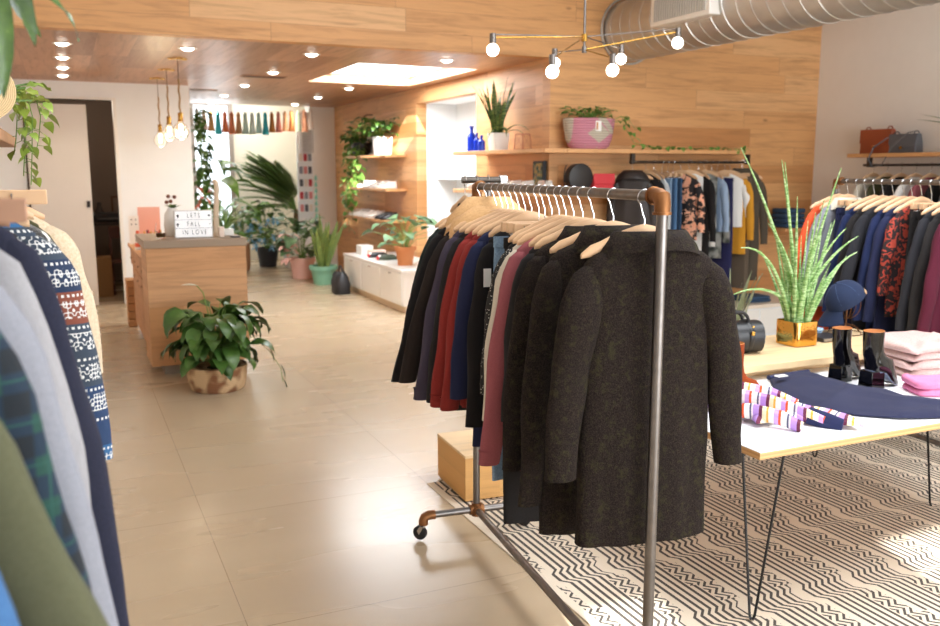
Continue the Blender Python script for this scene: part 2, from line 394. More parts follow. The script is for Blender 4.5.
# ---------------------------------------------------------------- chandelier
hub = Vector((3.08, 5.0, 2.51))
t = thing('chandelier', (3.09, 5, 4.0), 'thin brass-armed chandelier with six bare globe bulbs hanging under the high ceiling', 'chandelier')
MB().cyl(hub, (hub.x, hub.y, 4.0), .008, n=8).build('stem', PIPE, t)
MB().lathe([(.001, 0), (.07, 0), (.07, -.02), (.001, -.025)], (hub.x, hub.y, 4.0), 20).build('ceiling_rose', PIPE, t)
MB().cyl(hub + Vector((0, 0, .05)), hub + Vector((0, 0, .095)), .02, n=16).build('hub', BRASS, t)
MB().cyl(hub + Vector((0, 0, -.02)), hub + Vector((0, 0, .02)), .016, n=16).build('hub', PIPE, t)
BULB = emis('frosted_bulb_glow', (1, .9, .74), 9)
tips = [(2.43, 5.0, 2.545), (3.81, 5.0, 2.665), (2.62, 4.6, 2.385), (3.15, 5.5, 2.555), (3.63, 5.4, 2.595), (3.10, 4.7, 2.425)]
for i, q in enumerate(tips):
    q = Vector(q)
    MB().cyl(hub + Vector((0, 0, -.0 if i % 2 else .08)), q, .0042, n=8).build('arm', BRASS if i in (0, 1, 2, 5) else PIPE, t)
    if i < 2: MB().cyl(hub + Vector((0, 0, .08)), q + Vector((0, 0, .02)), .004, n=6).build('stay', PIPE, t)
    MB().cyl(q + Vector((0, 0, .025)), q + Vector((0, 0, -.035)), .02, n=16).build('socket', PIPE, t)
    MB().ball(q + Vector((0, 0, -.072)), .038, 20).build('bulb', BULB, t)

# ---------------------------------------------------------------- duct
g = G('galvanised_duct'); nz = g.noise(5, detail=3); nf = g.noise(60, detail=2)
g.set(Base_Color=g.mix(nz, hexc('d6d4d0'), hexc('b2aea8')), Metallic=.8, Roughness=nz * .15 + .34); DUCT = g.mat
t = thing('air_duct', (5.35, 7.84, 3.15), 'round galvanised spiral air duct running from the oak wall under the ceiling', 'duct')
MB().tube([(5.35, 7.84 - k * .5, 3.15) for k in range(20)], .3, 40).build('duct_tube', DUCT, t)
k = 0
sp = []
for j in range(24 * 56):
    a = 2 * PI * j / 24; yy = 7.80 - .165 * j / 24
    sp.append((5.35 + .302 * math.cos(a), yy, 3.15 + .302 * math.sin(a)))
MB().tube(sp, .0055, 5).build('spiral_seam', metalm('duct_seam', 'e2ded8', .3), t)
MB().tube([(5.35 + .325 * math.cos(a), 7.835, 3.15 + .325 * math.sin(a)) for a in [2 * PI * q / 40 for q in range(41)]], .012, 6).build('wall_collar', DUCT, t)
for y in (5.3, 3.2): MB().cyl((5.35, y, 3.45), (5.35, y, 4.0), .005, n=6).build('hanger_rod', PIPE, t)
vt = MB().box(4.96, 5.10, 6.10, 6.92, 3.03, 3.30).build('register', plain('white_enamel', 'efe9e0', .3), t, bevel=.008)
for k in range(22): MB().box(4.95, 4.962, 6.15 + k * .033, 6.165 + k * .033, 3.07, 3.26).build('louvre', plain('louvre_grey', 'bdb9b2', .4), vt)

# ---------------------------------------------------------------- shelves
BLK = metalm('dark_steel', '5c5650', .35)
sm = MB().box(4.452, 6.78, 7.5, 7.85, 1.915, 1.955); s_ = sm.build('wall_shelf', OAKS, bevel=.003)
tag(s_, 'long oak wall shelf above the back clothes rail, carrying the pink basket', 'shelf')
sm = MB().box(3.98, 4.45, 7.50, 9.32, 1.915, 1.955).box(3.98, 4.2, 7.5, 7.6, 1.915, 1.955)
sm = MB(); pr = [(4.20, 7.5), (4.45, 7.5), (4.45, 9.3), (4.02, 9.3), (4.08, 8.6), (4.14, 8.0)]
sm.loft([[Vector((x, y, z)) for x, y in pr] for z in (1.915, 1.955)])
tag(sm.build('wall_shelf', OAKSY, bevel=.003), 'oak side-wall shelf with blue bottles and a white pot of snake plant', 'shelf')
tag(MB().box(4.2, 5.5, 7.38, 7.85, 1.50, 1.54).build('wall_shelf', OAKS, bevel=.003), 'lower oak wall shelf with white sneakers and round bag', 'shelf')
tag(MB().box(4.02, 4.2, 7.38, 9.3, 1.50, 1.54).box(4.2, 4.45, 7.85, 9.3, 1.50, 1.54).build('wall_shelf', OAKSY, bevel=.003), 'low oak side-wall shelf ending in the white niche behind the pipe rack', 'shelf')
tag(MB().box(4.75, 5.05, 9.6, 11.55, 1.62, 1.65).build('niche_shelf', WHITE, bevel=.003), 'thin white shelf inside the bright white niche', 'shelf')
tag(MB().box(7.62, 8.0, 3.0, 7.02, 1.88, 1.92).build('wall_shelf', OAKSY, bevel=.003), 'oak shelf on the right white wall under two handbags', 'shelf')
def rail(p0, p1, ztop, lab):
    t = thing('clothes_rail', p0, lab, 'clothes rail')
    p0 = Vector(p0); p1 = Vector(p1)
    MB().cyl(p0, p1, .013, n=12).build('bar', BLK, t)
    for p in (p0, p1):
        q = p0.lerp(p1, .02) if p == p0 else p0.lerp(p1, .98)
        MB().box(q.x - .02, q.x + .02, q.y - .02, q.y + .02, q.z - .02, ztop).build('bracket', BLK, t)
    return t
rail((5.2, 7.53, 1.83), (6.75, 7.53, 1.83), 1.915, 'dark steel clothes rail under the long oak shelf')
rail((7.72, 6.88, 1.80), (7.72, 3.2, 1.80), 1.88, 'dark steel clothes rail under the right-hand handbag shelf')
for z, lab in ((1.93, 'top'), (1.45, 'middle'), (1.0, 'lowest')):
    o = MB().box(4.12, 4.45, 11.95, 14.0, z, z + .035).build('shoe_shelf', OAKSY, bevel=.002)
    tag(o, '%s of three short oak shoe shelves on the corridor side wall' % lab, 'shelf', 'oak shoe shelves')
# white display cabinet
t = thing('display_cabinet', (4.05, 11.3, 0), 'low white display cabinet with flush doors below the shoe shelves', 'cabinet')
MB().box(3.72, 4.44, 10.1, 12.5, .0, .09).build('plinth', plain('cabinet_plinth', 'e3cdb0', .5), t)
MB().box(3.68, 4.44, 10.06, 12.55, .09, .50).build('body', POTW, t, bevel=.004)
MB().box(3.665, 4.445, 10.04, 12.57, .50, .54).build('top', POTW, t, bevel=.004)
for k in range(3):
    d = MB().box(3.662, 3.68, 10.075 + k * .825, 10.87 + k * .825, .11, .49).build('door', POTW, t, bevel=.003)
    MB().box(3.645, 3.662, 10.44 + k * .825, 10.5 + k * .825, .465, .48).build('handle', CHROME, d)

# ---------------------------------------------------------------- rug
g = G('rug_geometric_weave'); X_, Y_, Z_ = g.xyz()
v = Y_ / .56
vf = v.fract()
jog = ((vf - .42).mx(0).mn(.06)) * .55 - ((vf - .60).mx(0).mn(.06)) * .55      # lines step aside and back
stair = v.floor() * .0356
tri = ((Y_ / .075).fract() - .5).abs() * .075
u0 = X_ + stair * 1.0 + jog
band = (u0 / .285).fract()
mea = band.gt(.70) * (vf.lt(.36)._m('MAXIMUM', vf.gt(.72)))
u1 = u0 + mea * tri
line = ((u1 / .0356).fract()).lt(.44)
gap = band.gt(.90) * vf.gt(.38) * vf.lt(.70)
gap2 = band.lt(.12)
line = (line * (gap * -1 + 1)) * (gap2 * -1 + 1)
border = X_.lt(1.785)
wn = g.noise(160, detail=2); wn2 = g.noise(3, detail=3)
base = g.mix(wn * .5, hexc('e6d8c4'), hexc('cdbda6'))
col = g.mix(line * (border * -1 + 1) * .93, base, g.mix(wn, hexc('1e1a1c'), hexc('332d2e')))
g.set(Base_Color=col, Roughness=.95); g.bump(wn - line * .5, .5, .003)
rug = MB().box(1.745, 5.6, -.6, 4.42, .0005, .007).build('rug', g.mat, bevel=.002)
tag(rug, 'large cream rug with black stepped geometric lines under the racks and table', 'rug')
rug.rotation_euler = (0, 0, 0)
# ---------------------------------------------------------------- hangers and garments (local: origin on the bar axis, width along x, y = depth, camera side is -y)
def sgp(c, e): return math.copysign(abs(c) ** e, c)
BR = .017
def hook_pts(zt=-.10):
    pts = [(0, 0, zt), (0, 0, -.062), (.006, 0, -.048)]
    for k in range(11):
        a = R(-50 + k * 23)
        pts.append((math.cos(a) * (BR + .006), 0, math.sin(a) * (BR + .006)))
    return pts
def flipx(pts, s): return [(s * p[0], p[1], p[2]) for p in pts]
def wooden_hanger(loc, rz, lab, mat, group=None, hw=.205, side=1, bar=False, dz=0):
    t = thing('wooden_hanger', loc, lab, 'hanger', group, world=False, rz=rz)
    rings = []; n = 14
    for i in range(n + 1):
        u = -1 + 2 * i / n; x = u * hw; z = -.100 - .068 * abs(u) ** 1.5 + dz; yb = .02 * abs(u) ** 2
        h = .012 + .013 * (1 - abs(u)) + (.004 if abs(u) > .8 else 0); th = .006 + .005 * abs(u)
        if i in (0, n): h *= .5; th *= .5
        rings.append([Vector((x, yb + th * math.cos(a), z + h * math.sin(a))) for a in [2 * PI * j / 10 for j in range(10)]])
    MB().loft(rings).build('shoulder_bar', mat, t)
    if bar: MB().cyl((-hw * .86, .012, -.20 + dz), (hw * .86, .012, -.20 + dz), .006, n=8).build('trouser_bar', mat, t)
    MB().tube(flipx(hook_pts(-.10 + dz), side), .0024, 6).build('hook', CHROME, t)
    return t
def clamp_hanger(loc, rz, lab, mat, hw=.17, group=None, drop=0, hgt=.034):
    t = thing('clamp_hanger', loc, lab, 'hanger', group, world=False, rz=rz); dr = drop
    MB().box(-hw, hw, -.011, -.001, -.115 - hgt + dr, -.112 + dr).build('wooden_bar', mat, t, bevel=.002)
    MB().box(-hw, hw, .001, .011, -.115 - hgt + dr, -.112 + dr).build('wooden_bar', mat, t, bevel=.002)
    MB().tube(flipx(hook_pts(-.112 + dr), -1), .0024, 6).build('hook', CHROME, t)
    for s in (-1, 1):
        MB().tube([(s * hw * .75, -.014, -.12 + dr), (s * hw * .75, -.016, -.165 + dr), (s * hw * .62, -.004, -.172 + dr), (s * hw * .62, -.012, -.12 + dr)], .0025, 6).build('clip', CHROME, t)
        MB().box(s * hw * .7 - .014, s * hw * .7 + .014, -.014, .014, -.185 + dr, -.155 + dr).build('clip_jaw', CHROME, t, bevel=.003)
    return t

def fold(x, z, ph, amp, k=1.0):
    return amp * (math.sin(x * 38 * k + ph + z * 2.5) * .55 + math.sin(x * 71 * k + ph * 2.3 - z * 3.1) * .3 + noise.noise(Vector((x * 9, ph, z * 3))) * .9)
def garment(name, loc, rz, lab, cat, mat, L=.75, sw=.215, hem=.225, th=.03, sleeve=.6, splay=.06, collar=None, group=None,
            amp=.009, sl_r=.048, z0=-.02, lining=None, extra=None, neck=.07, buttons=None, smat=None, bmat=None, fwd=0.0, tagc=None, seam=None, hood=None):
    t = thing(name, loc, lab, cat, group, world=False, rz=rz)
    ph = random.uniform(0, 6.3); NN = 44
    def ring(z, hw, hd, a=0, yo=0, sq=.55):
        out = []
        for j in range(NN):
            q = 2 * PI * j / NN; x = hw * sgp(math.cos(q), sq * 1.25); y = hd * sgp(math.sin(q), .75)
            edge = 1 - abs(x / max(hw, 1e-6)) ** 6 * .6
            out.append(Vector((x, y + fold(x, z, ph, a) * edge + yo, z + z0)))
        return out
    zs = -.175
    rings = [ring(-.15, neck * .8, .012), ring(-.118, neck * .9, .018), ring(-.100, neck, .024), ring(-.108, neck * 1.22, .026), ring(-.125, sw * .62, th * .9),
             ring(-.145, sw * .84, th * .95), ring(-.168, sw * .97, th), ring(-.20, sw * 1.0, th * 1.05, amp * .2)]
    m = 16
    for i in range(1, m + 1):
        u = i / m; z = -.20 - (L - .20) * u
        hw = sw + (hem - sw) * u - .012 * math.sin(PI * min(u * 1.6, 1)) + .003 * math.sin(9 * u + ph)
        rings.append(ring(z, hw, th * (1.05 + .15 * u), amp * (.25 + .9 * u)))
    hw = hem
    rings.append(ring(-L - .002, hw * .985, th * .95, amp * 1.1)); rings.append(ring(-L + .05, hw * .96, th * .7, amp))
    b = MB().loft(rings, cap0=False, cap1=False)
    if bmat: b.loft  # body keeps one material; bmat replaces it
    b.build('body', bmat or mat, t, angle=70)
    if sleeve:
        for s in (-1, 1):
            px, pz = s * (sw - .035), -.178; pts = []; rr = []
            K = 14; ln = sleeve
            for i in range(K + 1):
                u = i / K
                x = px + s * (.022 + splay * u ** 1.1 + .035 * min(1, u * 2.2)); z = pz - .018 - ln * u
                y = -fwd * math.sin(PI * u * .6) - .004 + .006 * math.sin(u * 7 + ph)
                pts.append(Vector((x, y, z + z0)))
                w_ = sl_r * (1.12 - .34 * u) * (.62 + .38 * min(1, u * 9)) + .0012 * math.sin(u * 15 + ph)
                rr.append(w_)
            rings = []
            n = 18
            for i, p in enumerate(pts):
                a0 = noise.noise(Vector((i * .4, ph, s))) * .008
                rings.append([p + Vector((rr[i] * math.cos(q) * (1 + .08 * math.sin(3 * q + i * .7 + ph)), rr[i] * .62 * math.sin(q) + a0, -s * 0 + .012 * math.cos(q) * s * 0)) for q in [2 * PI * j / n for j in range(n)]])
            c0 = pts[0] + Vector((-s * .012, 0, .022))
            top = [c0 + Vector((rr[0] * .55 * math.cos(q), rr[0] * .4 * math.sin(q), 0)) for q in [2 * PI * j / n for j in range(n)]]
            last = [pts[-1] + (p - pts[-1]) * .7 + Vector((0, 0, .035)) for p in rings[-1]]
            MB().loft([top] + rings + [last], cap1=False).build('sleeve', smat or mat, t, angle=70)
            if extra == 'cuff':
                MB().loft([[pts[-1] + (p - pts[-1]) * f + Vector((0, 0, dz)) for p in rings[-1]] for f, dz in ((1.04, .05), (.92, .045), (.9, 0), (.85, -.004))], cap0=False, cap1=False).build('cuff', smat or mat, t)
    if extra == 'cuff':
        MB().loft([ring(-L + .055, hem * 1.01, th * 1.15, amp), ring(-L + .05, hem * .97, th * 1.0, amp), ring(-L - .012, hem * .95, th, amp)], cap0=False, cap1=False).build('hem_band', mat, t)
    if collar:
        cm, ch, cw = collar          # material, height, spread
        n = 28; rg = []
        for (dr, dz) in ((.0, -.012), (.004, ch * .7), (.010, ch), (.020, ch * .96), (.032 * cw, ch * .3), (.040 * cw, -.022 * cw)):
            rg.append([Vector(((neck + dr * 1.5) * math.cos(q), (.024 + dr) * math.sin(q), -.100 + dz + z0 - (.03 * abs(math.cos(q)) ** 3 if dr > .03 else 0))) for q in [2 * PI * j / n for j in range(n)]])
        MB().loft(rg, cap0=False, cap1=False).build('collar', cm, t, angle=80)
    if lining:
        MB().loft([[Vector((neck * f * math.cos(q), -.030 - .001 * 0 + .006 * math.sin(q), -.127 + z0 + h * math.sin(q))) for q in [2 * PI * j / 20 for j in range(20)]] for f, h in ((1.0, .010), (.95, .008))]).build('lining', lining, t)
    if buttons:
        for k in range(buttons[1]):
            z = -.2 - k * (L - .28) / max(1, buttons[1] - 1)
            MB().cyl((0.0, -th * 1.12 - fold(0, z, ph, amp * (.25 + .9 * (-z - .2) / L)) * 0 - .012, z), (0, -th * 1.12 - .004, z), .009, n=12).build('button', buttons[0], t)
    if seam:
        pts = []
        for i in range(18):
            u = i / 17; z = -.13 - (L - .135) * u; a = amp * (.25 + .9 * max(0, (-z - .2) / (L - .2)))
            pts.append(Vector((.004, -th * (1.05 + .15 * u) + fold(0, z, ph, a) - .0008, z + z0)))
        MB().tube(pts, .0022, 6).build('back_seam', seam, t)
    if tagc: MB().box(-sw - .03, -sw + .0, -th - .02, -th - .018, -.36, -.29).build('price_tag', tagc, t)
    if hood:
        MB().loft([[Vector(((.085 + .03 * f) * math.cos(q), .01 + (.035 + .01 * f) * math.sin(q), -.125 + f * .05)) for q in [2 * PI * j / 20 for j in range(20)]] for f in (0, .4, .8)] +
                  [[Vector((.05 * math.cos(q), .01 + .025 * math.sin(q), -.078)) for q in [2 * PI * j / 20 for j in range(20)]]]).build('hood', hood, t)
    return t
def trousers(name, loc, rz, lab, cat, mat, top=-.165, L=.95, hw=.15, th=.016, group=None, amp=.006, flare=1.0, waist=None, xo=0, pocket=True, seams=None):
    t = thing(name, loc, lab, cat, group, world=False, rz=rz)
    ph = random.uniform(0, 6); n = 34
    def ring(z, w_, d_, a):
        return [Vector((xo + w_ * sgp(math.cos(q), .5), d_ * sgp(math.sin(q), .7) + fold(w_ * math.cos(q), z, ph, a), z)) for q in [2 * PI * j / n for j in range(n)]]
    rings = [ring(top - .03, hw * .9, th * .5, 0), ring(top, hw * .93, th * .8, 0)]
    for i in range(14):
        u = i / 13; rings.append(ring(top - .004 - (L + top - .004) * u, hw * (.96 + (flare - .96) * u + .04 * math.sin(PI * u)), th * (1 + .25 * math.sin(PI * u)), amp * (.3 + u)))
    rings.append(ring(-L + .03, hw * flare * .9, th * .6, amp * 1.3))
    MB().loft(rings, cap0=False, cap1=False).build('leg_panel', mat, t, angle=70)
    MB().loft([ring(top + .002, hw * .97, th * 1.02, 0), ring(top + .003, hw * .985, th * 1.2, 0), ring(top - .036, hw * .985, th * 1.25, 0), ring(top - .038, hw * .96, th, 0)], cap0=False, cap1=False).build('waistband', waist or mat, t, angle=60)
    if pocket:
        MB().box(xo - hw * .55, xo + hw * .25, -th * 1.55, -th * 1.0, top - .19, top - .07).build('pocket', mat, t, bevel=.003)
    return t
def bar_pt(A, B, k): return Vector(A).lerp(Vector(B), k)

# ---------------------------------------------------------------- pipe racks
def pipe_rack(A, B, zt, lab, foot=.24):
    """A far end, B near end of the top bar on plan"""
    A = Vector((A[0], A[1], 0)); B = Vector((B[0], B[1], 0)); d = (B - A).normalized(); sdv = Vector((d.y, -d.x, 0))
    t = thing('clothes_rack', tuple((A + B) / 2), lab, 'clothes rack', 'rolling pipe clothes racks')
    up = lambda p, z: p + Vector((0, 0, z))
    MB().cyl(up(A, zt), up(B, zt), .0165, n=20).build('top_bar', PIPE, t)
    MB().cyl(up(A, .12), up(B, .12), .0165, n=20).build('base_bar', PIPE, t)
    for P_, s in ((A, -1), (B, 1)):
        MB().cyl(up(P_, .12), up(P_, zt - .02), .0165, n=20).build('post', PIPE, t)
        e = [P_ - d * s * .035, P_ - d * s * .018, P_ + d * s * .0, P_ + d * s * .0]
        MB().tube([up(P_ - d * s * .05, zt), up(P_ - d * s * .02, zt), up(P_ - d * s * .004, zt - .004), up(P_, zt - .02), up(P_, zt - .05)], [.0225, .0235, .025, .0235, .0225], 20).build('elbow', BRONZE, t)
        for q in (P_ - d * s * .05,): MB().tube([up(q - d * .004, zt), up(q + d * .004, zt)], .027, 20).build('elbow_rim', BRONZE, t)
        MB().tube([up(P_, zt - .052), up(P_, zt - .044)], .027, 20).build('elbow_rim', BRONZE, t)
        MB().cyl(up(P_, .09), up(P_, .155), .024, n=20).cyl(up(P_ - sdv * .035, .12), up(P_ + sdv * .035, .12), .024, n=20).cyl(P_ + Vector((0, 0, .12)), up(P_ - d * s * .035, .12), .024, n=20).build('cross_fitting', BRONZE, t)
        for q in (-1, 1):
            MB().cyl(up(P_, .12), up(P_ + sdv * q * foot, .12), .0165, n=20).build('foot_bar', PIPE, t)
            E_ = P_ + sdv * q * foot
            MB().tube([up(E_ - sdv * q * .03, .12), up(E_, .12), up(E_ + sdv * q * .02, .112), up(E_ + sdv * q * .026, .095), up(E_ + sdv * q * .026, .078)], .0225, 18).build('foot_elbow', BRONZE, t)
            F = E_ + sdv * q * .026
            cs = MB().cyl(up(F, .082), up(F, .062), .009, n=12).build('caster_stem', CHROME, t)
            WX = (d * .75 + sdv * .66).normalized(); WF = Vector((WX.y, -WX.x, 0)); W0 = up(F, .0345) + WF * .018
            for k in (-1, 1):
                MB().loft([[W0 + WX * (k * .014 + w2) + Vector((0, 0, 0)) + a for a in (Vector((0, 0, -.008)) , -WF * .024 + Vector((0, 0, .034)), -WF * .006 + Vector((0, 0, .036)), Vector((0, 0, .012)) + WF * .01)] for w2 in (-.0015, .0015)]).build('caster_fork', CHROME, t)
            MB().tube([W0 - WX * .011, W0 - WX * .009, W0 + WX * .009, W0 + WX * .011], [.028, .034, .034, .028], 24).build('caster_wheel', RUBBER, t)
    t.location.z += .007
    return t
RA, RB = (1.71, 3.68), (1.53, 2.05)
pipe_rack(RA, RB, 1.67, 'rolling pipe clothes rack in the centre with dark coats and red tops')
QA, QB = (4.75, 4.45), (4.60, 2.40)
pipe_rack(QA, QB, 1.67, 'rolling pipe clothes rack behind the table with navy and black clothes')

BLACKW = fabric('201d1e', '0e0d0e', 260, .5); BLACK2 = fabric('2a2727', '141313', 200, .5); BROWNB = fabric('2c2421', '171210', 240, .6)
AUB = fabric('4a4353', '36303f', 260, .4); RED = fabric('8e322d', '6a201e', 240, .45); NAVY = fabric('262b49', '171b33', 260, .4)
NAVY2 = fabric('1f294c', '151c38', 260, .4); MAUVE = fabric('9c585e', '7c4047', 250, .4); CREAMF = fabric('d5cdbd', 'b5ab98', 240, .4)
CAMELF = fabric('d9b080', 'b88a58', 90, .7, bump=.8); DENIM = fabric('8ba5bf', '4f6d8c', 160, .8); DENIMD = fabric('3e5672', '27384f', 180, .7)
DGREEN = fabric('26302e', '161d1c', 240, .4); OLIVE = fabric('4b4a32', '33331f', 240, .4); ORANGE = fabric('e05a35', 'b84022', 240, .4)
GREYM = fabric('8f9198', '6a6c73', 200, .8); WHITEF = fabric('eeedea', 'd8d5d0', 240, .3); BROWNG = fabric('6d6052', '4b4036', 200, .6)
MAROON = fabric('521a2b', '3a0f1d', 240, .4); CHARC = fabric('2c2c31', '1c1c20', 240, .5); YELL = fabric('d79a35', 'b57c20', 240, .3)
BUTN = plain('dark_button', '1c1818', .3)
g = G('fabric_brown_tweed'); n1 = g.noise(240, detail=3, rough=.7); n2 = g.noise(42, detail=4, rough=.7); n3 = g.vor(150)
cc = g.mix(((n1 - .42) * 3.0).mx(0).mn(1), hexc('1a1413'), hexc('3c322c')); cc = g.mix(((n2 - .52) * 4.5).mx(0).mn(.6), cc, hexc('3a3822'))
cc = g.mix((n3 * -6 + 1).mx(0).mn(.35), cc, hexc('5c5142')); g.set(Base_Color=cc, Roughness=.95, Sheen_Weight=.0); g.p.inputs['Specular IOR Level'].default_value = .15
g.bump(n1 + n2, .9, .003); TWEED = g.mat
g = G('fabric_textured_check'); a, b, c_ = g.xyz(); k = ((a * 120).sin() * (c_ * 120).sin()).gt(.1)
g.set(Base_Color=g.mix(k, hexc('161616'), hexc('4b4a48')), Roughness=.95); CHECK = g.mat
STITCH = fabric('3c342c', '241e1a', 200, .5)
g = G('fabric_black_dots'); k = g.vor(110).lt(.22); g.set(Base_Color=g.mix(k, hexc('1a1818'), hexc('cfcac2')), Roughness=.9); DOTS = g.mat

def rack_fill(A, B, zt, items):
    A3 = (A[0], A[1], zt + .022 - .0); B3 = (B[0], B[1], zt + .022)
    base = math.atan2(B[1] - A[1], B[0] - A[0]) + PI / 2
    for it in items:
        k = it['t']; p = bar_pt((A[0], A[1], zt), (B[0], B[1], zt), k)
        rz = base + R(it.get('yaw', 0)); nm = it['n']; kw = dict(it.get('kw', {}))
        if it.get('pants'):
            clamp_hanger(tuple(p), rz, it.get('hl') or 'wooden clamp hanger with chrome clips holding the ' + it['short'], it.get('hm', HWOOD), hw=it.get('chw', .15), drop=0)
            trousers(nm, tuple(p), rz, it['l'], it['c'], it['m'], **kw)
        else:
            wooden_hanger(tuple(p), rz, 'wooden hanger with chrome hook inside the ' + it['short'], it.get('hm', HWOOD), side=-1, hw=kw.get('sw', .215) * .93)
            garment(nm, tuple(p), rz, it['l'], it['c'], it['m'], **kw)
def I(t, n, c, m, short, l, yaw=0, pants=False, hm=None, **kw):
    return dict(t=t, n=n, c=c, m=m, short=short, l=l, yaw=yaw, pants=pants, kw=kw, **({'hm': hm} if hm else {}))
rack_fill(RA, RB, 1.67, [
    I(.045, 'coat', 'coat', DGREEN, 'dark green coat at the far end', 'dark green wool coat, farthest on the centre rack', L=.80, sleeve=.58, splay=.10, sw=.23, hem=.28, th=.022),
    I(.10, 'coat', 'coat', BLACKW, 'black coat with a camel fleece collar', 'black coat with camel fleece collar at the far end of centre rack', collar=(CAMELF, .085, 2.4), L=.82, sleeve=.62, splay=.15, sw=.24, hem=.30, th=.026),
    I(.16, 'jacket', 'jacket', BROWNB, 'brown-black jacket with fleece shoulders', 'brownish black jacket with camel collar beside the dark purple top', collar=(CAMELF, .05, 2.6), L=.80, sleeve=.60, splay=.15, sw=.235, hem=.27, th=.022),
    I(.205, 'sweater', 'sweater', AUB, 'dark purple top', 'dusky purple long-sleeved sweater left of the red tops', L=.90, sleeve=.66, splay=.11, sw=.225, hem=.25, th=.022, extra='cuff'),
    I(.245, 'sweater', 'sweater', BLACK2, 'black sweater behind the red tops', 'black knit sweater between the purple sweater and red tops', L=.90, sleeve=.66, splay=.08, sw=.22, hem=.24, th=.018),
    I(.285, 'sweater', 'sweater', RED, 'first brick red top', 'brick red sweatshirt, farther of the two red tops', L=.86, sleeve=.66, splay=.085, sw=.215, hem=.235, th=.02, extra='cuff'),
    I(.325, 'sweater', 'sweater', RED, 'second brick red top', 'brick red sweatshirt, nearer of the two, next to the navy one', L=.86, sleeve=.66, splay=.07, sw=.205, hem=.225, th=.02, extra='cuff'),
    I(.365, 'coat', 'coat', NAVY, 'long navy dress', 'long navy blue coat just right of the red tops', L=1.0, sleeve=.60, splay=.05, sw=.205, hem=.22, th=.02),
    I(.405, 'jacket', 'jacket', BLACKW, 'long black cardigan', 'long black jacket with a white price tag left of the jeans', L=.93, sleeve=.70, splay=.03, sw=.18, hem=.19, th=.022, tagc=WHITEF),
    I(.45, 'jeans', 'jeans', DENIM, 'light blue jeans', 'light blue jeans clipped on the centre rack', True and 0, True, L=1.12, hw=.185, top=-.17),
    I(.485, 'jeans', 'jeans', BLACK2, 'black jeans next to the light ones', 'black jeans hanging right of the light blue jeans', 0, True, L=1.10, hw=.145, top=-.165),
    I(.525, 'trousers', 'trousers', BLACK2, 'long black wide-leg trousers', 'long black trousers hanging lowest on the centre rack', 0, True, L=1.25, hw=.19, flare=.95, top=-.165, th=.02),
    I(.565, 'blouse', 'blouse', DOTS, 'black blouse with pale dots', 'black blouse with fine pale dots beside the cream top', L=.72, sleeve=.5, splay=.04, sw=.20, hem=.21, th=.018),
    I(.60, 'sweater', 'sweater', CREAMF, 'cream top', 'cream sweater showing a narrow edge left of the rose cardigan', L=.78, sleeve=.58, splay=.05, sw=.205, hem=.215, th=.018),
    I(.64, 'cardigan', 'cardigan', MAUVE, 'dusty rose cardigan', 'dusty rose long-sleeved cardigan near the middle of centre rack', L=.94, sleeve=.72, splay=.07, sw=.215, hem=.225, th=.022, extra='cuff'),
    I(.685, 'blouse', 'blouse', BLACK2, 'black blouse behind the tweed coats', 'black blouse right of the dusty rose cardigan', L=.8, sleeve=.55, splay=.03, sw=.20, hem=.21, th=.018),
    I(.735, 'coat', 'coat', TWEED, 'farthest brown tweed coat', 'dark brown tweed coat, farthest of the three tweed coats', collar=(TWEED, .02, 1.3), L=.93, sleeve=.69, splay=.045, sw=.215, hem=.225, th=.027),
    I(.82, 'coat', 'coat', TWEED, 'middle brown tweed coat', 'dark brown tweed coat, middle of the three tweed coats', collar=(TWEED, .03, 1.4), L=1.06, sleeve=.76, splay=.035, sw=.225, hem=.24, th=.032, yaw=3),
])
# the front coat, seen from the back
p = bar_pt((*RA, 1.67), (*RB, 1.67), .94); rzf = math.atan2(RB[1] - RA[1], RB[0] - RA[0]) + PI / 2 + R(-2)
wooden_hanger(tuple(p), rzf, 'pale wooden hanger with chrome hook inside the front brown tweed coat', HWOOD, hw=.19, side=-1)
garment('coat', (p.x + .022, p.y, p.z), rzf, 'large dark brown tweed coat facing away, nearest on the centre rack', 'coat', TWEED, L=1.03, sw=.212, hem=.218, th=.045, sleeve=.61, splay=.05,
        collar=(TWEED, .024, 1.35), lining=fabric('3f4c66', '2b3650', 200, .4), amp=.010, sl_r=.062, neck=.088, seam=STITCH, fwd=.02)
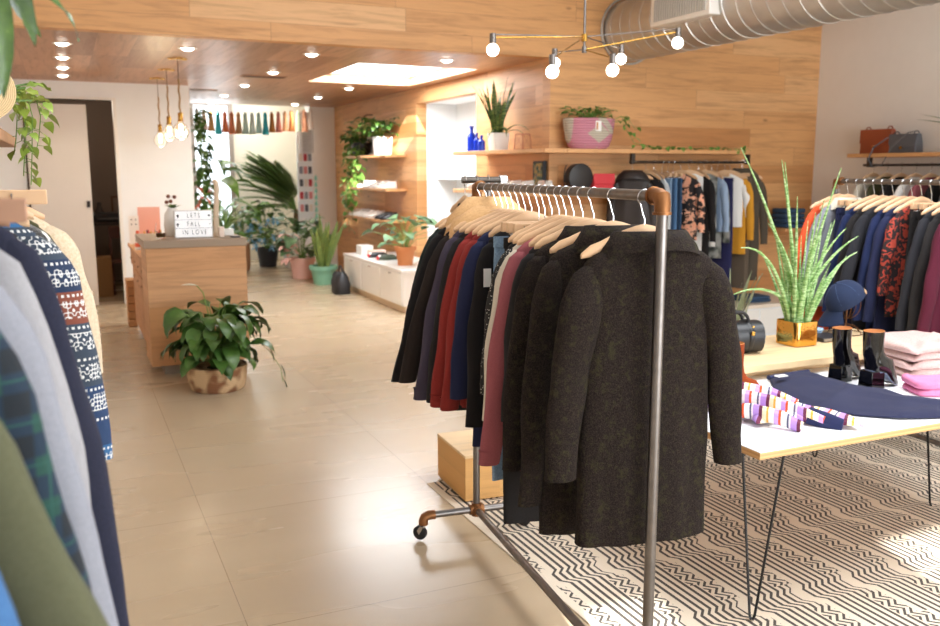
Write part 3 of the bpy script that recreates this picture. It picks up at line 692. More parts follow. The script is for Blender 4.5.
# ---------------------------------------------------------------- right pipe rack
g = G('fabric_red_floral'); n1 = g.noise(26, detail=3, dist=1.2); n2 = g.noise(60, detail=2)
g.set(Base_Color=g.mix(n1.gt(.52), hexc('201416'), g.mix(n2, hexc('b8452f'), hexc('8e2f24'))), Roughness=.85); REDFLOR = g.mat
g = G('fabric_coral_floral'); n1 = g.noise(16, detail=2, dist=.8); n2 = g.noise(22, detail=2)
cc = g.mix(n1.gt(.54), hexc('221d20'), g.mix(n2, hexc('e8906a'), hexc('f0c3a8'))); g.set(Base_Color=cc, Roughness=.85); CORAL = g.mat
g = G('fabric_grey_camouflage'); n1 = g.noise(14, detail=3)
g.set(Base_Color=g.ramp(n1, [(.4, hexc('3c403c')), (.5, hexc('6d6e69')), (.6, hexc('8b8c88'))]), Roughness=.9); CAMO = g.mat
rack_fill(QA, QB, 1.67, [
    I(-.0 + .015, 'cardigan', 'cardigan', ORANGE, 'orange-red cardigan', 'orange-red cardigan, farthest on the right-hand pipe rack', L=1.02, sleeve=.6, splay=.12, sw=.23, hem=.27, th=.02),
    I(.055, 'jacket', 'jacket', GREYM, 'grey fleece-collared jacket', 'mid grey jacket with a pale fleece collar on the right-hand rack', collar=(CREAMF, .02, 1.5), L=.80, sleeve=.6, splay=.10, sw=.225, hem=.25, th=.024),
    I(.095, 'trousers', 'trousers', NAVY, 'navy track trousers', 'navy trousers with two thin white stripes on the right-hand rack', 0, True, L=1.0, hw=.17),
    I(.13, 'jeans', 'jeans', DENIMD, 'dark denim jeans', 'dark denim jeans on the right-hand rack beside the navy trousers', 0, True, L=1.0, hw=.16),
    I(.165, 'sweater', 'sweater', NAVY2, 'first royal navy sweater', 'royal navy sweater, first after the dark jeans', L=.90, sleeve=.6, splay=.08, sw=.22, hem=.24, th=.018),
    I(.20, 'jacket', 'jacket', BLACK2, 'black thin jacket', 'thin black jacket behind the charcoal coat on right-hand rack', L=.75, sleeve=.6, splay=.10, sw=.22, hem=.23, th=.018),
    I(.24, 'coat', 'coat', CHARC, 'charcoal coat', 'charcoal coat with swung sleeve behind the cap', L=.90, sleeve=.62, splay=.14, sw=.235, hem=.26, th=.024),
    I(.28, 'sweater', 'sweater', NAVY2, 'second royal navy cardigan', 'royal navy cardigan, first after the charcoal coat', L=.96, sleeve=.62, splay=.06, sw=.215, hem=.23, th=.018),
    I(.31, 'sweater', 'sweater', NAVY, 'third navy cardigan', 'deep navy cardigan left of the red patterned blouse', L=.94, sleeve=.62, splay=.05, sw=.21, hem=.23, th=.018),
    I(.345, 'blouse', 'blouse', REDFLOR, 'red and black patterned blouse', 'red and black patterned blouse on the right-hand rack', L=.78, sleeve=.45, splay=.03, sw=.20, hem=.22, th=.018),
    I(.38, 'trousers', 'trousers', BLACK2, 'black trousers right of the blouse', 'black trousers, first right of the red patterned blouse', 0, True, L=1.06, hw=.16),
    I(.415, 'trousers', 'trousers', BLACKW, 'black wide trousers', 'black wide trousers, second right of the red patterned blouse', 0, True, L=1.06, hw=.17),
    I(.45, 'jacket', 'jacket', CHARC, 'charcoal blazer', 'charcoal blazer between black trousers and the maroon coat', L=.98, sleeve=.62, splay=.08, sw=.215, hem=.24, th=.018),
    I(.485, 'jacket', 'jacket', BLACK2, 'black blazer', 'black blazer just left of the maroon coat', L=.98, sleeve=.62, splay=.07, sw=.215, hem=.24, th=.018),
    I(.525, 'coat', 'coat', MAROON, 'maroon coat', 'maroon coat at the right edge of the picture', L=1.02, sleeve=.7, splay=.08, sw=.225, hem=.28, th=.022),
    I(.565, 'skirt', 'skirt', DENIMD, 'dark blue gathered skirt', 'dark blue gathered skirt at the right edge beside the maroon coat', 0, True, L=1.0, hw=.16, flare=1.35, amp=.012),
])
tr = [o for o in C.objects if o.get('label', '').startswith('navy trousers with two')][0]
for dz in (0, .05): MB().box(-.16, .02, -.034, -.030, -.60 - dz, -.592 - dz).build('white_stripe', WHITEF, tr)
# ---------------------------------------------------------------- wall rail behind it: crowded light garments, only the tops show
cols = [(CREAMF, 'cream'), (OLIVE, 'olive'), (BLACK2, 'black'), (WHITEF, 'white'), (MAUVE, 'rose'), (BLACKW, 'deep black'), (GREYM, 'grey'), (CAMELF, 'camel')]
i = 0
for k in range(15):
    y = 6.75 - k * .17; m, cn = cols[k % 8]
    half = 'far' if k < 8 else 'near'
    wooden_hanger((7.72, y, 1.80), PI + (0), 'wooden hanger under the handbag shelf carrying the %s %s shirt' % (cn, half), HWOOD, 'hangers on the handbag rail', side=-1)
    garment('shirt', (7.72, y, 1.80), PI, '%s shirt on the %s half of the handbag rail' % (cn, half), 'shirt', m, L=.72, sleeve=.5, sw=.205, th=.025, group='shirts on the handbag rail')
# ---------------------------------------------------------------- back wall rail (bar along X)
def back(x, nm, cat, m, short, lab, pants=False, yaw=0, hm=HWOOD, **kw):
    rz = PI / 2 + R(yaw) ; p = (x, 7.53, 1.83)
    if not pants: kw['splay'] = min(.03, kw.get('splay', .03)); kw['sw'] = min(.205, kw.get('sw', .205)); kw['hem'] = min(.22, kw.get('hem', .21)); kw['sl_r'] = .048
    if pants:
        clamp_hanger(p, rz, 'pale clamp hanger holding the ' + short, hm, hw=.15); return trousers(nm, p, rz, lab, cat, m, **kw)
    wooden_hanger(p, rz, 'wooden hanger carrying the ' + short, hm); return garment(nm, p, rz, lab, cat, m, **kw)
back(5.24, 'leather_jacket', 'jacket', plain('black_leather', '2a2220', .45), 'dark leather jacket', 'dark brown leather jacket with red lining at left end of back rail', yaw=50, L=.70, sleeve=.56, th=.022, sw=.175, neck=.06, splay=.08, collar=(plain('black_leather', '2a2220', .45), .04, 2.0))
t_ = back(5.40, 'jacket', 'jacket', BLACK2, 'black jacket on back rail', 'black jacket right of the leather jacket on the back rail', yaw=15, L=.80, sleeve=.55)
back(5.50, 'blouse', 'blouse', fabric('c4c8cc', '9aa2aa', 120, .8), 'pale grey denim blouse', 'pale bleached grey blouse on the back rail', L=.85, sleeve=.5, splay=.08, sw=.22)
back(5.60, 'jeans', 'jeans', DENIM, 'pale jeans on back rail', 'faded blue jeans, first pair on the back rail', True, L=1.0, hw=.17)
back(5.67, 'jeans', 'jeans', fabric('5b7fa6', '3c5a80', 160, .7), 'mid blue jeans on back rail', 'mid blue jeans, second pair on the back rail', True, L=1.05, hw=.17)
back(5.74, 'jeans', 'jeans', DENIMD, 'dark jeans on back rail', 'dark blue jeans left of the coral floral blouse', True, L=1.05, hw=.16)
back(5.84, 'blouse', 'blouse', CORAL, 'coral floral blouse', 'black blouse with coral and cream flowers on the back rail', yaw=22, L=.78, sleeve=.5, splay=.08, sw=.21, th=.03)
back(5.95, 'shirt', 'shirt', WHITEF, 'white shirt on back rail', 'plain white long-sleeved shirt on the back rail', yaw=50, L=.90, sleeve=.66, splay=.12, sw=.22, th=.035)
back(6.07, 'jacket', 'jacket', BLACK2, 'black cardigan on back rail', 'black cardigan just right of the white shirt', L=1.05, sleeve=.6, splay=.08)
back(6.15, 'jacket', 'jacket', CAMO, 'grey camouflage shirt', 'grey mottled shirt right of the white shirt on back rail', yaw=35, L=.98, sleeve=.62, splay=.09, th=.03)
back(6.24, 'shirt', 'shirt', fabric('9fb4cf', '7f95b4', 200, .5), 'pale blue shirt', 'pale blue shirt showing its collar on the back rail', L=.7, sleeve=.5)
back(6.31, 'trousers', 'trousers', fabric('2a2b52', '1c1d3c', 240, .4), 'long indigo trousers', 'long indigo trousers, the longest piece on the back rail', True, yaw=20, L=1.45, hw=.20, th=.03, flare=1.1)
back(6.42, 'shirt', 'shirt', WHITEF, 'white short-sleeved shirt', 'white short-sleeved shirt over the mustard top', yaw=40, L=.66, sleeve=.36, splay=.10, th=.03, sw=.21)
back(6.49, 'sweater', 'sweater', YELL, 'mustard top', 'mustard yellow top peeking below the short-sleeved white shirt', yaw=25, L=.95, sleeve=.6, splay=.05)
back(6.58, 'trousers', 'trousers', BROWNG, 'brown-grey trousers', 'brown-grey trousers right of the mustard top', True, yaw=20, L=1.35, hw=.18, th=.028)
back(6.66, 'jacket', 'jacket', fabric('5a5145', '3f382f', 200, .6), 'brown-grey hooded jacket', 'brown-grey zip jacket at the right end of the back rail', yaw=55, L=1.25, sleeve=.66, splay=.11, th=.04, sw=.235, collar=(fabric('5a5145', '3f382f', 200, .6), .06, 2))
# bench below the back rail
t = thing('display_bench', (6.9, 7.4, 0), 'low white panelled bench below the back clothes rail', 'bench')
MB().box(5.6, 7.6, 7.1, 7.84, .0, .31).build('body', WHITE, t, bevel=.004); MB().box(5.58, 7.62, 7.08, 7.845, .31, .345).build('top', plain('bench_top', 'e9dccb', .45), t, bevel=.003)
for k in range(6): MB().box(5.62 + k * .33, 5.93 + k * .33, 7.088, 7.1, .03, .29).build('panel', TRIMW, t, bevel=.003)
# small folded stack on a wall shelf
tag(MB().box(7.28, 7.95, 7.5, 7.85, 1.07, 1.10).build('wall_shelf', OAKS, bevel=.002), 'small oak wall shelf with folded navy jeans in the right corner', 'shelf')
def folded(name, c, sx, sy, h, lab, cat, mat, layers=2, rz=0, group=None, wob=.006):
    """soft folded cloth: rounded stacked layers"""
    t = thing(name, c, lab, cat, group, world=False, rz=rz)
    for k in range(layers):
        th = h / layers; z0 = k * th; rings = []; n = 28
        jx, jy = random.uniform(-.008, .008), random.uniform(-.008, .008)
        for zz, f in ((.05, .93), (.2, .985), (.5, 1.0), (.8, .985), (.97, .93), (1.0, .8), (1.01, .5), (1.01, .2)):
            rg = []
            for j in range(n):
                q = 2 * PI * j / n; x = sx / 2 * f * sgp(math.cos(q), .35) + jx; y = sy / 2 * f * sgp(math.sin(q), .35) + jy
                rg.append(Vector((x, y, z0 + th * zz + wob * noise.noise(Vector((x * 14, y * 14, k * 3.1 + c[0]))) * (1 if zz > .3 else .3))))
            rings.append(rg)
        MB().loft(rings).build('folded_layer', mat, t, angle=75)
    return t
for k in range(4):
    folded('folded_jeans', (7.48, 7.66, 1.103 + k * .055), .30, .27, .05, 'folded navy jeans on small corner shelf, %s of four' % ['lowest', 'second from bottom', 'third from bottom', 'topmost'][k], 'jeans', DENIMD, 1, group='folded jeans in the corner')
folded('folded_clothes', (6.7, 7.35, .348), .35, .3, .06, 'folded dark clothes on the low white bench', 'clothes', DENIMD, 2)

# ---------------------------------------------------------------- left rail, nearest the camera
LX, LZ = -.33, 1.772
tag(MB().box(-.74, -.15, -.6, 3.6, 1.83, 1.865).build('wall_shelf', woodm('walnut_brown_shelf', (1, 0), .6, 4, c1='b3825a', c2='a0714a', c3='bd8c62', knots=False, seam=0), bevel=.003), 'brown wooden shelf along the left wall with a straw hat on it', 'shelf')
t = thing('clothes_rail', (LX, 1.4, LZ), 'dark steel clothes rail under the left wall shelf', 'clothes rail')
MB().cyl((LX, -.5, LZ), (LX, 3.4, LZ), .0165, n=16).build('bar', PIPE, t)
for y in (3.35, 1.9, -.3): MB().cyl((LX, y, LZ), (LX, y, 1.83), .014, n=12).cyl((LX, y, 1.815), (LX, y, 1.83), .035, n=16).build('bracket', BLK, t)
g = G('fabric_plaid'); a, b, c_ = g.xyz(); h = g.obj()
f1 = ((a * 20).fract().gt(.55)) * .5 + ((c_ * 20).fract().gt(.55)) * .5
tl = ((a * 20 + .2).fract().lt(.05)).mx((c_ * 20 + .2).fract().lt(.05))
g.set(Base_Color=g.mix(tl, g.ramp(f1, [(0, hexc('121a22')), (.45, hexc('15283a')), (.9, hexc('1a4038'))], True), hexc('1f4a42')), Roughness=.9); PLAID = g.mat
g = G('fabric_blue_folk_pattern'); a, b, c_ = g.xyz()
rowi = (c_ / .072).floor(); rf = (c_ / .072).fract(); rnd = g.white(g.vec(rowi, 2.0, 5.0))
baseb = g.ramp(rnd, [(0, hexc('23395c')), (.3, hexc('35404f')), (.45, hexc('2f5c88')), (.72, hexc('7a4232')), (.85, hexc('20304c'))], True)
wv = (((a + b) * 290).sin() * (c_ * 330).sin() + ((a - b) * 160).sin() * (c_ * 140).sin()).abs().lt(.33)
msk = rf.gt(.18) * rf.lt(.72) * rnd.gt(.25)
dots = (((a + b) * 420).sin().gt(.1)) * (rf.gt(.84) * rf.lt(.92))
g.set(Base_Color=g.mix((msk * wv).mx(dots), baseb, hexc('d8d8d6')), Roughness=.92); FOLK = g.mat
g = G('fabric_fuzzy_black_white'); a, b, c_ = g.xyz(); n1 = g.noise(30, detail=3)
zz = ((c_ / .16) + ((a * 7).fract() - .5).abs() * 1.2 + n1 * .25).fract().lt(.5)
g.set(Base_Color=g.mix(zz, hexc('e8e4dc'), hexc('22201f')), Roughness=.98, Sheen_Weight=.6); g.bump(g.noise(260, detail=3), 1, .004); FUZZ = g.mat
g = G('fabric_light_grey_wool'); n1 = g.noise(300, detail=3); a, b, c_ = g.xyz(); n2 = g.noise(1, g.vec(a * 300, b * 300, c_ * 30))
g.set(Base_Color=g.mix(n2 * .5 + n1 * .4, hexc('aaa9ac'), hexc('757479')), Roughness=.95); g.bump(n2, .4, .002); LGREY = g.mat
NAVYJ = fabric('292b3c', '1b1c29', 200, .6); FLEECE = fabric('ddcbb0', 'b9a283', 110, .8, bump=1.0)
g = G('fabric_grey_shirt_print'); a, b, c_ = g.xyz(); n1 = g.noise(300)
k = (a.gt(.0) * c_.lt(-.20) * c_.gt(-.58))
g.set(Base_Color=g.mix(n1, hexc('9496a0'), hexc('74767f')), Roughness=.93); SWGREY = g.mat
HP = HWOOD2
def left(y, nm, cat, m, short, lab, hm=HP, x=0, yaw=0, **kw):
    p = (LX + x, y, LZ); rz = R(yaw)
    wooden_hanger(p, rz, 'wooden hanger carrying the ' + short, hm, hw=kw.get('sw', .215) * .93, side=-1, dz=kw.get('z0', -.02) + .02)
    return garment(nm, p, rz, lab, cat, m, **kw)
left(.80, 'jacket', 'jacket', fabric('4b4547', '322d30', 220, .5), 'dark brown-grey jacket', 'blurred dark brown-grey jacket in the near left bottom corner', L=.85, sleeve=.62, splay=-.01, sw=.195, th=.022)
left(.90, 'jacket', 'jacket', fabric('466f9f', '2f5078', 150, .6), 'blue denim jacket', 'blurred mid blue denim jacket at the near left edge', L=.85, sleeve=.62, splay=.06, sw=.175, th=.022)
left(1.02, 'coat', 'coat', fabric('5d5e49', '45462f', 220, .4), 'sage green coat', 'blurred sage green coat at the bottom left', L=.95, sleeve=.66, splay=.19, sw=.19, hem=.30, th=.028)
left(1.12, 'shirt', 'shirt', PLAID, 'dark plaid shirt', 'dark blue and green plaid shirt at the left edge', L=.85, sleeve=.66, splay=.08, sw=.22, hem=.26, th=.024, z0=.01)
gs = left(1.22, 'sweatshirt', 'sweatshirt', SWGREY, 'grey printed sweatshirt', 'grey marl sweatshirt with black lettering on a white shoulder patch', L=.78, sleeve=.60, splay=.08, sw=.23, hem=.27, th=.022, z0=.03)
pr = MB(); n = 12
vs = []
for i in range(n + 1):
    for j in range(n + 1):
        x = .09 + .135 * j / n; z = -.165 - .25 * i / n
        vs.append(Vector((x, -.036 - .004, z)))
pr.add(vs, [(i * (n + 1) + j, i * (n + 1) + j + 1, (i + 1) * (n + 1) + j + 1, (i + 1) * (n + 1) + j) for i in range(n) for j in range(n)])
ppt = pr.build('print_patch', WHITEF, gs)
BLKINK = plain('black_print', '17171a', .8)
random.seed(3)
for k, (cx_, cz) in enumerate([(.125, -.23), (.16, -.26), (.19, -.295), (.135, -.32), (.17, -.35)]):
    pts = [(cx_ - .016, -.0425, cz - .02), (cx_ - .012, -.0425, cz + .02), (cx_ + .008, -.0425, cz - .018), (cx_ + .014, -.0425, cz + .02), (cx_ + .022, -.0425, cz + .006)]
    MB().tube(pts, .0028, 6).build('lettering_stroke', BLKINK, ppt)
left(1.31, 'shirt', 'shirt', fabric('2f5fa8', '20488a', 220, .4), 'bright blue shirt', 'bright blue shirt showing a thin sliver beside the grey one', L=1.0, sleeve=.6, splay=.07, sw=.215, hem=.27, th=.02)
left(1.40, 'sweater', 'sweater', LGREY, 'light grey wool coat', 'long light grey wool coat on the left rail', L=.98, sleeve=.66, splay=.04, sw=.245, hem=.28, th=.026, z0=.045)
left(1.53, 'jacket', 'jacket', NAVYJ, 'dark navy jacket', 'long dark navy coat with sleeve reaching the bottom of the picture', L=1.0, sleeve=.72, splay=.07, sw=.26, hem=.32, th=.03, z0=.05)
left(1.72, 'sweater', 'sweater', BLACK2, 'black turtleneck sweater', 'black roll-neck sweater on the left rail behind the navy coat', collar=(BLACK2, .06, 1.4), L=.72, sleeve=.55, splay=.0, sw=.255, th=.04, z0=.035)
left(1.92, 'sweater', 'sweater', fabric('8f9097', '74757c', 240, .5), 'grey thin sweater', 'thin mid grey sweater in front of the patterned blue cardigan', L=.70, sleeve=.5, splay=.03, sw=.215, th=.022)
left(2.15, 'cardigan', 'cardigan', FOLK, 'blue folk-patterned cardigan', 'blue cardigan with white and rust woven folk pattern bands', hm=HWOOD, L=.58, sleeve=.50, splay=.05, sw=.272, hem=.29, th=.032, z0=.01, sl_r=.06)
left(2.42, 'sweater', 'sweater', FUZZ, 'fuzzy black and white sweater', 'fuzzy black and white zigzag sweater on the left rail', hm=HWOOD, L=.66, sleeve=.5, splay=.03, sw=.25, th=.045, z0=.02, sl_r=.06)
left(2.66, 'jacket', 'jacket', OLIVE, 'olive green jacket', 'olive green jacket behind the fuzzy black and white sweater', hm=HWOOD, L=.80, sleeve=.62, splay=.07, sw=.265, hem=.29, th=.03, z0=.0)
left(2.86, 'jacket', 'jacket', CAMELF, 'camel jacket', 'camel fleece jacket between olive and cream ones', hm=HWOOD, L=.66, sleeve=.52, splay=.04, sw=.24, th=.03)
left(3.06, 'jacket', 'jacket', FLEECE, 'cream fleece jacket', 'cream boucle fleece jacket, last on the left rail', hm=HWOOD, L=.66, sleeve=.46, splay=.05, sw=.285, th=.04, sl_r=.065)
clamp_hanger((LX, 1.36, LZ + .0), 0, 'brown wooden clamp hanger with big chrome clips, nearer of two', HWOOD2, hw=.28, hgt=.03, drop=.052)
clamp_hanger((LX, 2.28, LZ), 0, 'pale wooden clamp hanger sticking out beyond the sweaters', HWOOD, hw=.29, hgt=.03, drop=.045)
# straw hat
g = G('straw_weave'); a, b, c_ = g.xyz(); rr = (a * a + b * b)._m('SQRT')
g.set(Base_Color=g.mix((rr * 900).sin() * .5 + .5, hexc('dcc39a'), hexc('b59768')), Roughness=.85); g.bump((rr * 900).sin(), .5, .002)
t = thing('straw_hat', (-.33, 2.35, 1.868), 'pale straw hat leaning on the left wall shelf', 'hat', world=False)
t.rotation_euler = (R(66), 0, R(14)); t.location = (-.20, 2.7, 1.965); t.scale = (.68, .68, .68)
MB().lathe([(.145, -.004), (.147, .0), (.10, .006), (.088, .02), (.082, .07), (.06, .095), (.001, .10)], n=36).build('straw_shell', g.mat, t)
MB().lathe([(.0905, .018), (.0915, .022), (.087, .048), (.085, .05)], n=36).build('ribbon', fabric('7fb0a8', '5f8f88', 200, .3), t)
# ---------------------------------------------------------------- table and what is on it
WTOP = plain('white_laminate', 'f4f4f6', .35)
g = G('plywood_edge'); a, b, c_ = g.xyz(); s5 = (c_ * 420).sin().gt(0)
g.set(Base_Color=g.mix(s5 * .5, hexc('dcae78'), hexc('b98650')), Roughness=.6); PLYE = g.mat
tx0, tx1, ty0, ty1, tz = 2.27, 4.15, 2.40, 3.95, .72
t = thing('display_table', (3.2, 3.1, 0), 'white-topped plywood table on black hairpin legs', 'table')
MB().box(tx0, tx1, ty0, ty1, tz - .03, tz - .0035).build('plywood_core', PLYE, t, bevel=.001)
MB().box(tx0 + .0005, tx1 - .0005, ty0 + .0005, ty1 - .0005, tz - .0035, tz).build('table_top', WTOP, t)
for lx, ly, sx_, sy_ in ((2.33, 2.46, 1, 1), (2.33, 3.85, 1, -1), (4.03, 3.0, -1, 1), (4.08, 3.85, -1, -1)):
    zb = .008
    for dx, dy in ((.0, .10), (.12, .0)):
        MB().tube([(lx + sx_ * dx, ly + sy_ * dy, tz - .03), (lx + sx_ * dx * .12, ly + sy_ * dy * .12, zb + .02), (lx + sx_ * dx * .03, ly + sy_ * dy * .03, zb + .004)], .0052, 8).build('leg', plain('black_steel_rod', '201e1e', .35, .6), t)
    MB().box(min(lx, lx + sx_ * .14), max(lx, lx + sx_ * .14), min(ly, ly + sy_ * .12), max(ly, ly + sy_ * .12), tz - .036, tz - .03).build('leg_plate', plain('black_steel_rod', '201e1e', .35, .6), t)
tag(o_ := MB().box(2.52, 4.3, 3.27, 3.86, .765, .80).build('display_riser', PLY, bevel=.002), 'pale plywood riser board across the back of the white table', 'riser')
MB().box(2.60, 4.10, 3.36, 3.40, tz + .001, .765).build('support', PLY, o_); MB().box(2.60, 4.10, 3.76, 3.80, tz + .001, .765).build('support', PLY, o_)
# gold planter with spiky plant
g = G('hammered_gold'); n1 = g.noise(30, detail=2)
g.set(Base_Color=hexc('e0a850'), Metallic=1.0, Roughness=n1 * .1 + .08); g.bump(n1, .5, .004); GOLD = g.mat
PC = Vector((3.62, 3.60, .80))
t = thing('potted_spike_plant', tuple(PC), 'tall spiky banded green plant in a shiny gold pot on the riser', 'plant')
n = 28
pot = MB(); h0, h1 = .0, .135
sqr = lambda r, z: [PC + Vector((r * sgp(math.cos(q), .3), r * sgp(math.sin(q), .3), z)) for q in [2 * PI * j / n for j in range(n)]]
pot.loft([sqr(.079, .001), sqr(.083, .004), sqr(.084, .132), sqr(.083, .135), sqr(.079, .135), sqr(.078, .11)], cap1=True)
pot.build('gold_pot', GOLD, t); MB().loft([sqr(.077, .105), sqr(.077, .118)]).build('soil', SOIL, t)
random.seed(11)
fb = MB()
def spike(b, tip, r=.0075, bow=.06):
    b = Vector(b); tip = Vector(tip); mid = (b + tip) / 2; side = Vector((tip.x - b.x, tip.y - b.y, 0)); K = 9
    pts = []
    for i in range(K + 1):
        u = i / K; pts.append(b.lerp(tip, u) + Vector((0, 0, 1)) * bow * 4 * u * (1 - u) * side.length * 2 - side * (bow * 2 * u * (1 - u)))
    fb.tube(pts, [r * (1.0 - .85 * (i / K) ** 1.6) for i in range(K + 1)], 7)
tips = [(3.06, 3.48, 1.86), (3.30, 3.45, 1.80), (3.37, 3.5, 1.79), (3.71, 3.45, 1.76), (3.83, 3.5, 1.44), (3.87, 3.45, 1.40), (3.02, 3.4, 1.37), (3.27, 3.3, 1.62), (3.50, 3.35, 1.60), (3.55, 3.45, 1.53), (3.28, 3.5, 1.48), (3.98, 3.55, 1.30), (3.15, 3.6, 1.10)]
for i, q in enumerate(tips):
    a = 2 * PI * i / len(tips); spike((PC.x + .035 * math.cos(a), PC.y + .035 * math.sin(a), .90), q, .0125, .10 if q[2] < 1.5 else .04)
for i in range(24):
    a = random.uniform(0, 2 * PI); L = random.uniform(.2, .56); sp_ = random.uniform(.06, .26)
    spike((PC.x + .05 * math.cos(a), PC.y + .05 * math.sin(a), .90), (PC.x + math.cos(a) * sp_, PC.y + math.sin(a) * sp_ * .8, .92 + L), random.uniform(.008, .0125), .05)
fb.build('foliage', SPIKE, t)
# black barrel bag
LEA = plain('black_smooth_leather', '1e1e21', .38)
t = thing('barrel_bag', (3.15, 3.56, .802), 'black leather barrel handbag with two buckled straps on the riser', 'handbag', world=False, rz=R(-14))
def rsec(x, r): return [Vector((x, r * sgp(math.cos(q), .8), .085 + r * sgp(math.sin(q), .8))) for q in [2 * PI * j / 28 for j in range(28)]]
MB().loft([rsec(-.135, .07), rsec(-.13, .08), rsec(-.128, .083), rsec(.128, .083), rsec(.13, .08), rsec(.135, .07)]).build('bag_body', LEA, t)
for s in (-1, 1):
    MB().tube([(s * .055 + 0 * a, .087 * math.cos(a), .085 + .087 * math.sin(a)) for a in [2 * PI * j / 30 for j in range(31)]], .012, 8, flat=.35).build('strap', LEA, t)
    MB().box(s * .055 - .009, s * .055 + .009, -.096, -.088, .105, .125).build('buckle', BRASS, t, bevel=.002)
    MB().cyl((s * .055, -.093, .15), (s * .055, -.09, .15), .006).build('stud', BRASS, t)
MB().tube([(.055 * math.cos(a), -.035, .165 + .055 * math.sin(a)) for a in [PI * j / 12 for j in range(13)]], .009, 8).build('handle', LEA, t)
MB().tube([(.055 * math.cos(a), .03, .160 + .055 * math.sin(a)) for a in [PI * j / 12 for j in range(13)]], .009, 8).build('handle', LEA, t)
# book / wallet, folded jeans, cap
t = thing('notebook', (3.86, 3.63, .80), 'dark closed notebook lying on the riser right of the gold pot', 'notebook')
MB().box(3.78, 3.95, 3.56, 3.70, .802, .825).build('cover', plain('dark_cover', '2c2a2b', .4), t, bevel=.002); MB().box(3.785, 3.948, 3.557, 3.56, .806, .821).build('pages', plain('page_edges', '8f8576', .8), t)
# second table behind, carrying denim
folded('folded_jeans', (3.38, 3.76, .80), .24, .17, .045, 'folded pale blue jeans on the riser behind the black bag', 'jeans', DENIM, 2, wob=.01)
folded('folded_jeans', (3.86, 3.79, .80), .22, .12, .04, 'folded light blue jeans on the riser behind the cap stand', 'jeans', fabric('9db8d3', '7795b4', 160, .6), 2, wob=.012)
WIRE = plain('bronze_wire', '6f4a30', .4, .8)
t = thing('head_stand', (4.12, 3.72, .80), 'wire head-shaped stand holding the navy cap', 'stand')
hc = Vector((4.12, 3.72, .985))
MB().cyl((hc.x, hc.y, .815), (hc.x, hc.y, 1.0), .006).build('stem', WIRE, t)
for k in range(3):
    a0 = PI * k / 3
    MB().tube([hc + Vector((.075 * math.cos(a) * math.cos(a0), .075 * math.cos(a) * math.sin(a0), -.01 + .085 * math.sin(a))) for a in [2 * PI * j / 20 for j in range(21)]], .0025, 6).build('wire_loop', WIRE, t)
for k in range(5):
    a0 = 2 * PI * k / 5
    MB().tube([(hc.x, hc.y, .86), (hc.x + .07 * math.cos(a0), hc.y + .07 * math.sin(a0), .845), (hc.x + .11 * math.cos(a0), hc.y + .09 * math.sin(a0), .804)], .0025, 6).build('foot_wire', WIRE, t)
MB().tube([(hc.x + .11 * math.cos(a), hc.y + .09 * math.sin(a), .804) for a in [2 * PI * j / 30 for j in range(31)]], .0025, 6).build('base_ring', WIRE, t)
NV = fabric('27324c', '1a2238', 160, .6)
t = thing('baseball_cap', tuple(hc), 'navy blue baseball cap with tan strap on the wire stand', 'cap', world=False)
t.location = hc + Vector((0, 0, .0)); t.rotation_euler = (R(6), R(-34), R(-28))
cr = []
for zz, rr in ((.0, .108), (.03, .110), (.06, .104), (.09, .088), (.118, .06), (.134, .025), (.136, .001)):
    cr.append([Vector((rr * math.cos(q) * 1.06, rr * math.sin(q) * .9, zz)) for q in [2 * PI * j / 30 for j in range(30)]])
MB().loft([[p * .95 for p in cr[0]]] + cr, cap0=False).build('crown', NV, t)
bm_ = MB(); vs = []; K = 12
for i in range(K + 1):
    a = PI + (i / K - .5) * 1.9
    for u in range(5):
        rr = .105 + u * .0225 * (1 - .25 * abs(i / K - .5) * 2); vs.append(Vector((rr * math.cos(a) * 1.06, rr * math.sin(a) * .9, .004 - .05 * (u / 4) ** 1.2 - 0 + .018 * math.sin(PI * i / K))))
b0 = len(vs); vs += [p + Vector((0, 0, -.004)) for p in vs]
fs = []
for i in range(K):
    for u in range(4):
        a = i * 5 + u; fs += [(a, a + 1, a + 6, a + 5), (a + b0, a + 5 + b0, a + 6 + b0, a + 1 + b0)]
for i in range(K): fs.append((i * 5 + 4, i * 5 + 4 + b0, i * 5 + 9 + b0, i * 5 + 9))
bm_.add(vs, fs).build('brim', NV, t)
for k in range(3):
    a0 = PI * k / 3
    MB().tube([Vector((.11 * math.cos(a) * math.cos(a0) * 1.06, .11 * math.cos(a) * math.sin(a0) * .9, .137 * math.sin(a) ** .8)) * 1.0 for a in [PI * j / 16 + 1e-4 for j in range(17)] if math.sin(a) >= 0], .0012, 5).build('panel_seam', fabric('4c5a7a', '3a4764', 160, .4), t)
MB().ball((0, 0, .136), .007, 10).build('top_button', NV, t)
MB().tube([(.119 * math.cos(a), .102 * math.sin(a), .012) for a in [(-.5 + j / 10) * .95 for j in range(11)]], .011, 8, flat=.3).build('back_strap', plain('tan_leather', 'd9b48c', .5), t)
MB().tube([(.108 * math.cos(.0 + a * .55), .094 * math.sin(a * .55), .022 + .035 * math.cos(a)) for a in [(-1 + j / 6) * PI / 2 for j in range(13)]], .0025, 6).build('opening_edge', plain('dark_opening', '14161e', .8), t)

